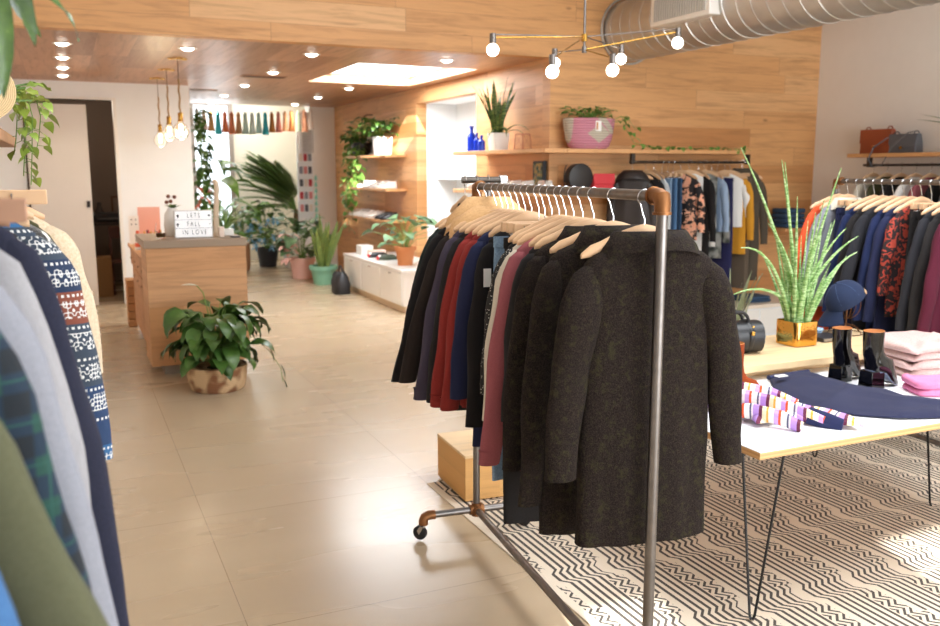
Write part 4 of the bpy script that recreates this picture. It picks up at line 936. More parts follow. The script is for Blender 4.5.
# boots
PAT = plain('black_patent_leather', '060506', .05)
TANL = plain('tan_lining', 'b9763f', .6)
def boot(name, loc, rz, lab, mat, heel_m, sole_m, lin, s=1.0, heelh=.07, shaft=.12, block=.03):
    t = thing(name, loc, lab, 'boot', 'pair of boots' if False else None, world=False, rz=rz)
    n = 22; rings = []
    # from sole edge upwards: (z, x centre, half length front/back, half width)
    prof = [(.002, .045, .105, .028, .8), (.012, .045, .110, .036, .85), (.03, .040, .106, .040, .9), (.045, .028, .090, .039, .95)]
    segs = [(-.01, 0.0, .123, .033), (.012, .0, .126, .038), (.03, -.002, .118, .038), (.048, -.006, .09, .036), (.062, -.012, .058, .034), (.085, -.018, .046, .033), (.12, -.021, .043, .034), (.055 + shaft, -.023, .045, .037)]
    for z, xc, hl, hw_ in segs:
        rg = []
        for j in range(n):
            q = 2 * PI * j / n; cx = math.cos(q)
            front = hl if cx > 0 else .050
            x = xc - .02 + (front * sgp(cx, .85)); y = hw_ * sgp(math.sin(q), .85) * (1 - (.25 * max(0, cx) ** 2))
            lift = heelh * max(0, min(1, (.045 - x) / .07)) * (1 if z < .05 else 1)
            lift = heelh * (1 / (1 + math.exp((x - .03) / .014)))
            if z >= .048: lift = heelh
            rg.append(Vector((x, y, max(z, .0) + lift + (.0 if z > -.005 else 0))) * s)
        rings.append(rg)
    top = rings[-1]; cen = sum(top, Vector()) / n
    MB().loft(rings, cap0=True, cap1=False).build('upper', mat, t, angle=80)
    inner = [[cen + (p - cen) * f + Vector((0, 0, dz)) for p in top] for f, dz in ((1.0, .0), (.97, .003), (.93, .0), (.9, -.05))]
    MB().loft(inner, cap0=False).build('lining', lin, t, angle=80)
    sr = []
    for dz in (-.007, 0.004):
        rg = []
        for p in rings[0]: rg.append(Vector((p.x * 1.02, p.y * 1.06, p.z + dz * s)))
        sr.append(rg)
    mnz = min(p.z for p in sr[0])
    for rg in sr:
        for p in rg: p.z -= mnz
    MB().loft(sr).build('sole', sole_m, t)
    hx0, hx1 = -.078 * s, -.005 * s
    MB().loft([[Vector((x, y, z)) for x, y in ((hx0 + f, -.036 * s * w_), (hx1, -.036 * s * w_), (hx1, .036 * s * w_), (hx0 + f, .036 * s * w_))] for z, f, w_ in ((0, .0, 1.08), (heelh * s + .006, .004, .95))]).build('heel', heel_m, t, bevel=.003)
    return t
boot('ankle_boot', (3.47, 3.11, tz + .001), R(4), 'black patent ankle boot with block heel, left of the pair', PAT, PAT, PAT, TANL, 1.08)
boot('ankle_boot', (3.50, 2.94, tz + .001), R(-4), 'black patent ankle boot with block heel, right of the pair', PAT, PAT, plain('grey_blue_sole', '5d6880', .3), TANL, 1.12)
SUEDE = fabric('8a3a14', '66280c', 260, .4, bump=.2)
boot('suede_boot', (2.78, 3.08, tz + .001), R(-20), 'rust orange suede ankle boot half hidden behind the tweed coat', SUEDE, SUEDE, SUEDE, TANL, 1.05, .02, .16)

# dark navy trousers spread over the table
def cloth_sheet(name, outline_fn, lab, cat, mat, nx=40, ny=14, th=.012, parts=None):
    t = thing(name, outline_fn(.5, .5)[:3], lab, cat); top = []; bot = []
    for i in range(nx + 1):
        for j in range(ny + 1):
            x, y, z = outline_fn(i / nx, j / ny); e = min(i, nx - i) / 2.0; e2 = min(j, ny - j) / 2.0; r = min(1, e, e2)
            top.append(Vector((x, y, z + th * (.35 + .65 * math.sqrt(max(0, r)))))); bot.append(Vector((x, y, z + .0015)))
    m = MB(); off = len(top); fs = []
    W_ = ny + 1
    for i in range(nx):
        for j in range(ny):
            a = i * W_ + j; fs += [(a, a + W_, a + W_ + 1, a + 1), (a + off, a + 1 + off, a + W_ + 1 + off, a + W_ + off)]
    for i in range(nx):
        a = i * W_; fs.append((a, a + off, a + W_ + off, a + W_)); a = i * W_ + ny; fs.append((a, a + W_, a + W_ + off, a + off))
    for j in range(ny):
        a = j; fs.append((a, a + 1, a + 1 + off, a + off)); a = nx * W_ + j; fs.append((a, a + off, a + off + 1, a + 1))
    m.add(top + bot, fs).build('cloth', mat, t, angle=60); return t
TL = [(3.10, 3.24), (2.95, 3.04), (2.88, 2.74), (2.99, 2.59), (3.1, 2.49), (3.29, 2.42)]
TR = [(3.36, 3.24), (3.36, 3.12), (3.36, 2.92), (3.42, 2.82), (3.40, 2.72), (3.50, 2.58)]
def plin(P_, u):
    k = min(len(P_) - 2, int(u * (len(P_) - 1))); f = u * (len(P_) - 1) - k
    return Vector(P_[k]).lerp(Vector(P_[k + 1]), f)
def tro(u, v_):
    p_ = plin(TL, u).lerp(plin(TR, u), v_)
    z = tz + .006 + .010 * (1 + noise.noise(Vector((p_.x * 9, p_.y * 9, 1)))) * (.4 + math.sin(PI * v_)) + .010 * math.exp(-((u - .42) / .05) ** 2) * math.sin(PI * v_)
    if v_ > .5: z += .006
    return (p_.x, p_.y, z - .006)
cloth_sheet('folded_trousers', tro, 'dark navy trousers laid diagonally across the white table', 'trousers', fabric('2e3048', '22243a', 240, .4), th=.022)
# waistband roll
wb = [o for o in C.objects if o.get('label', '').startswith('dark navy trousers laid')][0]
q0 = Vector(tro(0, 0)); q1 = Vector(tro(0, 1))
MB().tube([q0.lerp(q1, k / 6) + Vector((-.004, .004, .014)) for k in range(7)], .013, 10).build('waistband', fabric('363a58', '282b44', 240, .4), wb)
MB().box(3.04, 3.10, 3.12, 3.15, tz + .052, tz + .056).build('brand_label', WHITEF, wb)

# striped sweater
g = G('fabric_multicolour_stripes'); a, b, c_ = g.xyz(); uu = ((a * .54 - b * .84) / .15 + g.noise(7, detail=2) * .08).fract()
g.set(Base_Color=g.ramp(uu, [(0, hexc('b98fd8')), (.16, hexc('6b2d48')), (.25, hexc('f0e2c0')), (.36, hexc('e8b04a')), (.42, hexc('efe9e6')), (.56, hexc('c9a2e0')), (.68, hexc('e2582c')), (.75, hexc('f0ece8')), (.90, hexc('5a5a74')), (.95, hexc('e9d9e4'))], True), Roughness=.92)
rb = ((a * .84 + b * .54) * 700).sin(); g.bump(rb, .5, .003); STRI = g.mat
def swf(u, v_):
    x = 2.47 + .36 * u + .03 * math.sin(v_ * 5); y = 2.64 + .36 * v_ - .16 * u + .06 * math.sin(u * 4)
    return (x, y, tz + .010 + .016 * (noise.noise(Vector((u * 3.2, v_ * 3.2, 4))) + .5))
st = cloth_sheet('striped_sweater', swf, 'crumpled multicolour striped sweater folded on the table corner', 'sweater', STRI, nx=30, ny=30, th=.03)
def slv(pts, r, nm):
    MB().tube(pts, r, 14, flat=.5).build(nm, STRI, st)
slv([(2.50, 2.90, tz + .06), (2.56, 2.82, tz + .075), (2.62, 2.72, tz + .07), (2.68, 2.62, tz + .045), (2.73, 2.54, tz + .024)], [.036, .04, .038, .034, .026], 'sleeve')
slv([(2.54, 2.98, tz + .05), (2.66, 2.96, tz + .07), (2.74, 2.86, tz + .06), (2.80, 2.76, tz + .03)], [.035, .038, .036, .028], 'sleeve')
slv([(2.44, 2.82, tz + .04), (2.50, 2.70, tz + .055), (2.56, 2.60, tz + .045), (2.60, 2.53, tz + .02)], [.03, .036, .034, .026], 'sleeve')
MB().tube([(2.70, 2.595, tz + .042), (2.745, 2.53, tz + .026), (2.775, 2.485, tz + .02)], [.036, .034, .024], 14, flat=.5).build('cuff', fabric('2c3154', '1f2340', 240, .3), st)
# pale knits and pink beanie
KNIT = fabric('cdb0aa', 'b08c88', 130, .9, bump=.8)
for k in range(4):
    folded('knit_sweater', (4.02 - k * .012, 3.10 + k * .01, tz + .001 + k * .042), .44, .36, .040, 'folded pale pink flecked knit, %s of the stack of four' % ['lowest', 'second from bottom', 'third from bottom', 'topmost'][k], 'sweater', KNIT, 1, rz=R(-20 + k * 6), group='folded pale knits', wob=.04)
PINK = fabric('dc86aa', 'c0648e', 200, .4, bump=.5)
folded('folded_beanie', (3.66, 2.74, tz + .001), .28, .2, .065, 'bright pink folded knit hat in front of the pale knits', 'hat', PINK, 2, rz=R(-25), wob=.014)

# wooden plinth box and T-stand behind the pipe rack
BX = thing('wooden_plinth', (2.05, 4.25, .0), 'pale wooden plinth box on the floor behind the pipe rack', 'box')
MB().box(-.20, .24, -.19, .25, 0, .235).build('box_body', woodm('pine_box', (0, 2), .5, 3, c1='dfae6c', c2='d09a58', c3='e6bb80', seam=0), BX, bevel=.002)
MB().box(-.202, .242, -.192, .252, .235, .25).build('box_top', PLY, BX, bevel=.002)
for ch in BX.children:
    ch.data.transform(Matrix.Translation((0, 0, 0)))
BX.location = (2.03, 4.235, .014)
for ch in BX.children: ch.data.transform(Matrix.Translation(Vector((2.05, 4.25, 0)))) 
BX.rotation_euler = (0, 0, R(-3))
t = thing('display_stand', (1.98, 4.12, .265), 'pipe T-stand on the wooden plinth with a short crossbar of clothes', 'stand')
MB().lathe([(.001, 0), (.045, 0), (.045, .008), (.022, .012), (.02, .04), (.001, .04)], (1.98, 4.12, .265), 20).build('flange', PIPE, t)
MB().cyl((1.98, 4.12, .28), (1.98, 4.12, 1.68), .0165, n=20).build('post', PIPE, t)
MB().cyl((1.84, 4.14, 1.70), (2.06, 4.11, 1.70), .0165, n=20).build('crossbar', BLK, t)
MB().cyl((2.04, 4.113, 1.70), (2.075, 4.108, 1.70), .026, n=20).build('end_cap', CHROME, t)
for i, (x, m, cn, L) in enumerate([(1.86, DGREEN, 'dark green', .72), (1.92, CREAMF, 'cream', .6), (1.98, BLACK2, 'black', .7)]):
    wooden_hanger((x, 4.145 - i * .01, 1.70), R(82), 'pale wooden hanger on the T-stand carrying the %s top' % cn, HWOOD, side=1)
    garment('sweater', (x, 4.145 - i * .01, 1.70), R(82), '%s top on the T-stand behind the pipe rack' % cn, 'sweater', m, L=L, sleeve=.5, sw=.20, th=.022)
# ---------------------------------------------------------------- counter
OAKC = woodm('counter_oak', (0, 2), .3, 3.0, c1='c99566', c2='b98555', c3='d0a074', knots=True, seam=.35)
OAKCS = woodm('counter_oak_side', (1, 2), .6, 3.0, c1='c08a5c', c2='b07b4e', c3='c9956a', knots=False, seam=.3)
t = thing('sales_counter', (1.0, 9.2, 0), 'oak sales counter with grey-brown edged top and drawers on its left side', 'counter')
MB().box(.575, 1.40, 7.80, 8.35, .09, 1.10).build('front_panel', OAKC, t, bevel=.002)
MB().box(.56, 1.41, 7.79, 8.75, 1.10, 1.165).build('counter_top', plain('grey_brown_edge', '9a8570', .45), t, bevel=.002)
MB().box(.62, 1.40, 8.35, 10.35, .09, .92).build('body', OAKCS, t, bevel=.002)
MB().box(.585, 1.40, 8.35, 10.42, .92, .955).build('work_top', OAKCS, t, bevel=.002)
MB().box(.68, 1.36, 7.88, 10.2, .0, .09).build('plinth', plain('plinth_grey', '9d9284', .6), t)
for k in range(4):
    y0 = 8.40 + k * .49
    d = MB().box(.604, .62, y0, y0 + .47, .74, .90).build('drawer', OAKCS, t, bevel=.002)
    MB().cyl((.585, y0 + .23, .82), (.604, y0 + .23, .82), .010).build('knob', CHROME, d)
    if k < 3:
        d = MB().box(.604, .62, y0, y0 + .47, .13, .725).build('door', OAKCS, t, bevel=.002)
        MB().cyl((.585, y0 + .40, .66), (.604, y0 + .40, .66), .010).build('knob', CHROME, d)
# shopping bags in the open bay of the counter
for k in range(6):
    tag(MB().box(.55, .64, 10.46, 10.72, .001 + k * .09, .085 + k * .09).build('paper_bundle', plain('kraft_paper', 'b98a60', .8), bevel=.008), 'kraft paper bundle by the end of the counter, %s of its stack' % ['lowest', 'second from the floor', 'third from the floor', 'fourth from the floor', 'fifth from the floor', 'topmost'][k], 'bundle', 'stacked paper bundles')
def on_counter(x, y, z=1.166): return (x, y, z)
t = thing('letter_board', (.99, 8.0, 1.166), 'white cinema lightbox sign with three rows of black letters on the counter', 'sign')
MB().box(.835, 1.155, 7.985, 8.03, 1.167, 1.405).build('frame', plain('light_box_frame', 'd8d8d8', .4), t, bevel=.003)
MB().box(.845, 1.145, 7.980, 7.985, 1.177, 1.395).build('panel', emis('light_box_panel', (.93, .95, 1, 1)[:3], .35), t)
for k in (1.249, 1.322): MB().box(.84, 1.15, 7.972, 7.981, k, k + .005).build('letter_rail', plain('rail_grey', 'a9a9ab', .4), t)
BL = plain('black_letter', '1a1a1c', .5)
def text(s_, x, y, z, size, mat, parent, ext=.0005, sx=.72, rz=0, sp=1.35):
    cu = bpy.data.curves.new('lettering', 'FONT'); cu.body = s_; cu.size = size; cu.extrude = ext; cu.align_x = 'CENTER'; cu.align_y = 'CENTER'; cu.space_character = sp
    cu.materials.append(mat)
    tmp = bpy.data.objects.new('lettering_source', cu); C.objects.link(tmp); bpy.context.view_layer.update()
    me = bpy.data.meshes.new_from_object(tmp.evaluated_get(bpy.context.evaluated_depsgraph_get())); bpy.data.objects.remove(tmp); bpy.data.curves.remove(cu)
    o = bpy.data.objects.new('lettering', me); C.objects.link(o); o.rotation_euler = (R(90), 0, rz); o.scale = (sx, 1, 1)
    o.location = Vector((x, y, z)) - root_off(parent); o.parent = parent; return o
text('LETS', .995, 7.978, 1.360, .060, BL, t); text('FALL', .995, 7.978, 1.286, .060, BL, t); text('IN LOVE', 1.0, 7.978, 1.214, .060, BL, t)
for (x, z) in ((.865, 1.36), (.862, 1.286)):
    MB().cyl((x, 7.9785, z), (x, 7.977, z), .011, n=16).build('symbol', BL, t); MB().box(x - .004, x + .004, 7.977, 7.9785, z - .022, z - .008).build('symbol', BL, t)
MB().cyl((1.125, 7.9785, 1.36), (1.125, 7.977, 1.36), .010, n=16).build('symbol', BL, t); MB().cyl((1.13, 7.9785, 1.287), (1.13, 7.977, 1.287), .006, n=12).build('symbol', BL, t)
def jar(name, x, y, z, r, h, mat, lab, cat, extra=None):
    t = thing(name, (x, y, z), lab, cat)
    MB().lathe([(.001, 0), (r * .9, 0), (r, .008), (r, h * .8), (r * .85, h * .9), (r * .88, h), (r * .8, h), (r * .78, h * .9), (r * .93, h * .78), (r * .93, .01), (.001, .01)], (x, y, z), 22).build('jar_body', mat, t)
    return t
tj = jar('candle_jar', .725, 8.05, 1.166, .042, .13, GLASS, 'clear glass candle jar with amber wax beside the lightbox', 'candle')
MB().lathe([(.001, .011), (.038, .011), (.038, .045), (.001, .045)], (.725, 8.05, 1.166), 20).build('wax', plain('amber_wax', 'e8a14a', .4), tj)
MB().cyl((.725, 8.05, 1.21), (.725, 8.05, 1.222), .002).build('wick', BL, tj)
t = thing('vase', (.86, 8.30, 1.166), 'tall white ceramic vase with dried flowers behind the lightbox', 'vase')
MB().lathe([(.001, 0), (.06, 0), (.075, .03), (.08, .12), (.07, .20), (.045, .235), (.045, .25), (.038, .25), (.038, .23), (.001, .2)], (.86, 8.30, 1.166), 24).build('vase_body', POTW, t)
random.seed(5); m = MB(); m2 = MB()
for k in range(12):
    a = random.uniform(0, 2 * PI); m.leaf((.86, 8.3, 1.40), (math.cos(a), math.sin(a), 1.1), random.uniform(.06, .13), .03, 1.0)
for k in range(5):
    a = random.uniform(0, 2 * PI); c0 = Vector((.86 + .04 * math.cos(a) - .02, 8.3 + .03 * math.sin(a), 1.46 + random.uniform(0, .06)))
    MB().ball(c0, .018, 8).build('dried_flower_head', plain('dried_flower', '7a4a38', .8), t)
m.build('leaves', LEAF_M, t)
t = thing('sculpture', (1.2, 8.05, 1.166), 'tall pale twisted sculpture with a curled head standing behind the lightbox', 'sculpture')
MB().tube([(1.20, 8.1, 1.167), (1.20, 8.1, 1.20), (1.205, 8.1, 1.35), (1.215, 8.1, 1.50), (1.22, 8.1, 1.62), (1.205, 8.1, 1.65), (1.19, 8.1, 1.655)], [.04, .028, .024, .022, .022, .024, .014], 12).build('stem', plain('pale_driftwood', 'd9c4ac', .7), t)
t = thing('white_planter_box', (1.27, 8.2, 1.166), 'small white planter with grassy air plants beside the lightbox', 'plant')
MB().box(1.225, 1.36, 8.14, 8.26, 1.167, 1.225).build('planter', POTW, t, bevel=.003)
m = MB(); random.seed(6)
for k in range(44):
    a = random.uniform(0, 2 * PI); m.leaf((1.29 + .03 * math.cos(a), 8.2 + .03 * math.sin(a), 1.22), (math.cos(a) * .8, math.sin(a) * .8, random.uniform(.5, 1.8)), random.uniform(.14, .32), .014, random.uniform(.3, 1.3), 6)
m.build('foliage', LEAF_M, t)
tag(MB().box(1.20, 1.245, 7.93, 7.97, 1.167, 1.26).build('votive_candle', plain('pale_pink_wax', 'e9d6c8', .5), bevel=.006), 'pale square candle at the right edge of the lightbox', 'candle')
tag(MB().box(1.29, 1.37, 7.87, 7.94, 1.167, 1.176).build('card_reader', plain('black_plastic', '1c1c1e', .4), bevel=.002), 'small flat black card reader at the right end of the counter top', 'card reader')
t = thing('spray_bottle', (.60, 9.45, .956), 'small white and orange bottle on the lower work top', 'bottle')
MB().lathe([(.001, 0), (.028, 0), (.03, .01), (.03, .1), (.014, .13), (.014, .15), (.001, .15)], (.63, 9.45, .956), 18).build('bottle_body', POTW, t)
MB().lathe([(.0305, .03), (.0305, .07)], (.63, 9.45, .956), 18).build('label_band', plain('coral_plastic', 'e8694a', .5), t)
MB().lathe([(.016, .13), (.016, .19), (.001, .195)], (.63, 9.45, .956), 14).build('cap', plain('coral_plastic', 'e8694a', .5), t)
def pencup(x, y, mat, lab, seed):
    t = thing('pen_cup', (x, y, .956), lab, 'pen cup')
    MB().lathe([(.001, 0), (.036, 0), (.038, .1), (.034, .1), (.032, .01), (.001, .01)], (x, y, .956), 20).build('cup', mat, t)
    random.seed(seed)
    for k in range(8):
        a = random.uniform(0, 2 * PI); cc = random.choice(['b3202c', '2b2b2f', '2a5fb0', 'd8a02c', 'b3202c', '30302f'])
        MB().cyl((x + .012 * math.cos(a), y + .012 * math.sin(a), .97), (x + .034 * math.cos(a), y + .034 * math.sin(a), 1.12 + random.uniform(0, .06)), .007, n=8).build('pen', plain('pen_' + cc, cc, .4), t)
pencup(.72, 9.35, plain('green_grey_tin', '5d6f62', .5), 'grey-green cup full of red and black pens on the work top', 1)
pencup(.80, 9.15, plain('kraft_tin', 'c59b74', .6), 'tan cup of dark and blue pens beside the candle jar', 2)
pencup(.88, 9.4, plain('white_cup', 'e8e2da', .5), 'pale cup of markers behind the two front pen cups', 3)
t = thing('greeting_card', (.83, 10.3, .956), 'large pink glossy sheet propped up behind the pen cups', 'card')
MB().box(.70, .93, 10.30, 10.303, .957, 1.35, Matrix.Rotation(0, 4, 'X')).build('sheet', plain('pink_card', 'f2b3a0', .25), t)
t = thing('small_print', (.66, 10.2, .956), 'small white card with four grey dots left of the pink sheet', 'card')
MB().box(.595, .70, 10.2, 10.203, .957, 1.26).build('card', plain('white_card', 'f2efea', .5), t)
for k in range(4): MB().cyl((.625 + (k % 2) * .045, 10.2, 1.17 + (k // 2) * .05), (.625 + (k % 2) * .045, 10.198, 1.17 + (k // 2) * .05), .008, n=12).build('dot', plain('grey_dot', '8a8a8c', .6), t)

# ---------------------------------------------------------------- plants
def broad(t, c, nlv, Lr, Wr, hr, rr, mat, seed, droop=(1.0, 1.9), stem=True, wave=.004, prof=None, elev=(.6, 1.6), keep=None):
    random.seed(seed); m = MB(); s_ = MB(); c = Vector(c)
    for k in range(nlv):
        a = k * 2.39996 + random.uniform(-.3, .3); h = random.uniform(*hr); rad = random.uniform(*rr)
        tip = c + Vector((math.cos(a) * rad, math.sin(a) * rad, h)); mid = c + Vector((math.cos(a) * rad * .35, math.sin(a) * rad * .35, h * .7))
        if keep and not keep(tip + Vector((math.cos(a), math.sin(a), 0)) * Lr[1] * .8): continue
        b = c + Vector((math.cos(a) * .03, math.sin(a) * .03, -.02))
        s_.tube([b, mid, tip], .0035, 5)
        m.leaf(tip, (math.cos(a), math.sin(a), random.uniform(*elev) - .9), random.uniform(*Lr), random.uniform(*Wr), random.uniform(*droop), 7, .25, random.uniform(-.5, .5), prof, wave)
    m.build('foliage', mat, t); s_.build('stems', LEAF_M, t)
def pot(t, c, r0, r1, h, mat, rim=.012, name='pot'):
    MB().lathe([(.001, 0), (r0, 0), (r0 + (r1 - r0) * .85, h * .8), (r1 + rim, h * .8), (r1 + rim, h), (r1 - .012, h), (r1 - .02, h * .88), (.001, h * .88)], c, 28).build(name, mat, t)
    MB().lathe([(.001, h * .885), (r1 - .018, h * .885), (.001, h * .89)], c, 20).build('soil', SOIL, t)
# peace lily in basket
PL = (1.02, 7.18, 0)
t = thing('potted_peace_lily', PL, 'large drooping peace lily in a two-tone woven basket before the counter', 'plant')
g = G('woven_basket'); a, b, c_ = g.xyz(); an = g.noise(1, g.vec(a * 9, b * 9, c_ * 9), detail=1); st_ = (c_ * 420).sin()
g.set(Base_Color=g.mix(((an - .42) * 6).mx(0).mn(1), g.mix(st_ * .5 + .5, hexc('9a6a48'), hexc('7d5236')), g.mix(st_ * .5 + .5, hexc('dfc19a'), hexc('c4a47c'))), Roughness=.85); g.bump(st_, .5, .003)
MB().lathe([(.001, 0), (.195, 0), (.215, .02), (.235, .12), (.24, .20), (.232, .205), (.22, .19), (.001, .17)], PL, 36).build('basket', g.mat, t)
MB().lathe([(.001, .172), (.222, .172), (.001, .18)], PL, 24).build('soil', SOIL, t)
LLAN = lambda q: math.sin(PI * min(1, q ** .8 * .98 + .02)) ** .9
broad(t, (1.02, 7.18, .18), 120, (.20, .30), (.10, .14), (.08, .50), (.05, .26), LEAF_D, 21, (1.3, 2.3), prof=LLAN, elev=(.7, 1.5))
s_ = MB().tube([(.98, 7.15, .2), (.97, 7.12, .6), (.93, 7.10, .80), (.88, 7.08, .86)], .004, 6); s_.build('flower_stalk', LEAF_M, t)
fl_ = MB(); fl_.leaf((.89, 7.08, .86), (-1, 0, .12), .13, .045, .1, 7, .4); fl_.build('white_flower', plain('white_petal', 'f3efdf', .5), t)
random.seed(9); m = MB(); sm = MB()
pts = [Vector((1.12, 7.1, .35)), Vector((1.3, 7.08, .42)), Vector((1.42, 7.05, .30)), Vector((1.50, 7.02, .16)), Vector((1.51, 7.0, .05))]
sm.tube(pts, .003, 5)
for k in range(3): m.leaf(pts[2 + k % 3] + Vector((0, 0, .03)), (.4, 0, -1), .14, .06, .3)
sm.build('trailing_stem', LEAF_M, t); m.build('trailing_leaves', LEAF_D, t)

def snake(t, c, nlv, hmin, hmax, spread, W, seed, mat=SNAKE, edge=False, droopf=.2):
    random.seed(seed); m = MB(); c = Vector(c)
    pf = lambda q: (.55 + .45 * math.sin(PI * min(1, q * 1.3)) if q < .6 else .97 * (1 - ((q - .6) / .4) ** 1.7) + .03)
    for k in range(nlv):
        a = k * 2.4 + random.uniform(-.4, .4); r = random.uniform(.01, .07); L = random.uniform(hmin, hmax); s_ = random.uniform(.02, spread)
        m.leaf(c + Vector((r * math.cos(a), r * math.sin(a), 0)), (math.cos(a) * s_, math.sin(a) * s_, 1), L, W, random.uniform(0, droopf) * (1.5 if s_ > spread * .7 else 1), 9, .35, random.uniform(0, 3), pf, .004)
    m.build('foliage', mat, t)
t = thing('potted_snake_plant', (3.56, 13.3, 0), 'snake plant in a mint green pot beside the white corridor column', 'plant')
MINT = plain('mint_green_pot', '7fb59a', .45)
pot(t, (3.56, 13.3, 0), .15, .20, .29, MINT, .02)
snake(t, (3.56, 13.3, .25), 26, .45, .85, .32, .075, 31, leafmat('snake_leaf_pale', '4f6a34', '7c8f48', 'cdbf66', 9))
t = thing('potted_snake_plant', (4.24, 8.58, 1.956), 'snake plant in a square white pot on the side-wall shelf', 'plant')
n = 24; c0 = Vector((4.24, 8.58, 1.957))
sq = lambda r, z: [c0 + Vector((r * sgp(math.cos(q), .35), r * sgp(math.sin(q), .35), z)) for q in [2 * PI * j / n for j in range(n)]]
MB().loft([sq(.085, 0), sq(.10, .18), sq(.09, .18), sq(.088, .15)]).build('pot', POTW, t); MB().loft([sq(.087, .151), sq(.087, .158)]).build('soil', SOIL, t)
snake(t, (4.22, 8.58, 2.11), 16, .30, .64, .34, .045, 33, SNAKE, droopf=.5)
m = MB(); random.seed(40)
for a, L, d in ((-1.9, .42, 2.0), (-1.3, .45, 1.6), (-2.6, .3, 2.2), (-.9, .3, 2.0)):
    m.leaf((4.28 + .03 * math.cos(a), 8.58 + .03 * math.sin(a), 2.11), (math.cos(a), math.sin(a), 1.0), L, .035, d, 9, .4)
m.build('drooping_leaves', SNAKE, t)
t = thing('potted_snake_plant', (4.4, 5.05, 0), 'spiky upright plant behind the black barrel handbag', 'plant')
pot(t, (4.4, 5.05, .0), .14, .19, .5, plain('grey_stoneware', '8d8880', .6)); 
snake(t, (4.4, 5.05, .45), 16, .42, .62, .45, .028, 35, leafmat('grey_green_blade', '6f7a5c', '99a07c', 'c2b09a', 9), droopf=.3)

def vine(t, pts, n, Ls, mat, seed, spread=.04, parts=('vine_stem', 'vine_leaves'), r=.0025):
    random.seed(seed); P_ = [Vector(p) for p in pts]; sm = MB(); sm.tube(P_, r, 5); m = MB()
    seg = [(P_[i + 1] - P_[i]).length for i in range(len(P_) - 1)]; tot = sum(seg)
    for k in range(n):
        d = tot * (k + .5) / n; i = 0
        while i < len(seg) - 1 and d > seg[i]: d -= seg[i]; i += 1
        q = P_[i].lerp(P_[i + 1], min(1, d / max(seg[i], 1e-6))); a = random.uniform(0, 2 * PI); L = random.uniform(*Ls)
        q2 = q + Vector((math.cos(a), math.sin(a), random.uniform(-.3, .6))) * spread
        sm.tube([q, q2], r * .6, 4)
        m.leaf(q2, (math.cos(a), math.sin(a), -.5), L, L * .72, 1.0, 5, .15, random.uniform(-.6, .6), lambda z: math.sin(PI * min(1, z ** .55 * .98 + .02)))
    sm.build(parts[0], LEAF_M, t); m.build(parts[1], mat, t)
# pink basket with pothos
PB = Vector((4.79, 7.66, 1.956))
t = thing('potted_pothos', tuple(PB), 'trailing pothos in a pink and grey woven basket on the long shelf', 'plant')
g = G('pink_woven_basket'); a, b, c_ = g.xyz(); st_ = (c_ * 260).sin(); zz = ((c_ / .24) - (a / .30 + 5).fract() * 1.0)
dia = ((a - 0) ._m('ABSOLUTE') / .16 + ((c_ - .15)._m('ABSOLUTE')) / .11).lt(1.0)
sh_ = (((a + .07)._m('ABSOLUTE')) * .9 + (c_ - .15)._m('ABSOLUTE') * 1.2)
dia = ((sh_.lt(.30)) * (((a - .03)._m('ABSOLUTE')) * 1.1 + (c_ - .15)._m('ABSOLUTE') * 1.6).lt(.15)).mx(a.lt(-.235)).mx(((a - .10) + (c_ - .25) * 1.2)._m('ABSOLUTE').lt(.05) * c_.gt(.15))
fz = g.noise(30, detail=3)
pk = g.mix(st_ * .35 + .4, hexc('cf8d9b'), hexc('b06a7e')); gr_ = g.mix(st_ * .35 + .4, hexc('c9bfae'), hexc('a29682'))
g.set(Base_Color=g.mix(dia, g.mix(fz.gt(.66), pk, gr_), gr_), Roughness=.85); g.bump(st_, .7, .004)
rings = []
for r, z in ((.001, .001), (.19, .0), (.225, .03), (.255, .10), (.272, .20), (.285, .295), (.278, .298), (.268, .28), (.001, .25)):
    rings.append([Vector((PB.x + r * math.cos(q), PB.y + r * .62 * math.sin(q), PB.z + z)) for q in [2 * PI * j / 40 for j in range(40)]])
MB().loft(rings).build('basket', g.mat, t)
MB().box(PB.x - .03, PB.x + .035, PB.y - .176, PB.y - .170, PB.z + .17, PB.z + .27).build('hang_tag', plain('paper_tag', 'f0ece6', .6), t)
MB().box(PB.x - .022, PB.x - .004, PB.y - .1775, PB.y - .176, PB.z + .185, PB.z + .255).build('tag_print', plain('tag_print', 'c8803a', .6), t)
broad(t, PB + Vector((0, 0, .24)), 46, (.06, .09), (.05, .07), (.06, .16), (.05, .24), LEAF_M, 51, (.6, 1.2), elev=(.8, 1.4))
vine(t, [PB + Vector(q) for q in ((.22, -.08, .27), (.32, -.12, .26), (.38, -.13, .16), (.46, -.13, .06), (.60, -.13, .03), (.85, -.12, .015), (1.15, -.08, .02), (1.5, -.08, .02), (1.95, -.1, .02))], 40, (.05, .08), LEAF_M, 52)
vine(t, [PB + Vector(q) for q in ((.22, -.05, .27), (.35, -.05, .33), (.43, -.06, .30), (.50, -.08, .20))], 7, (.06, .11), LEAF_M, 53)
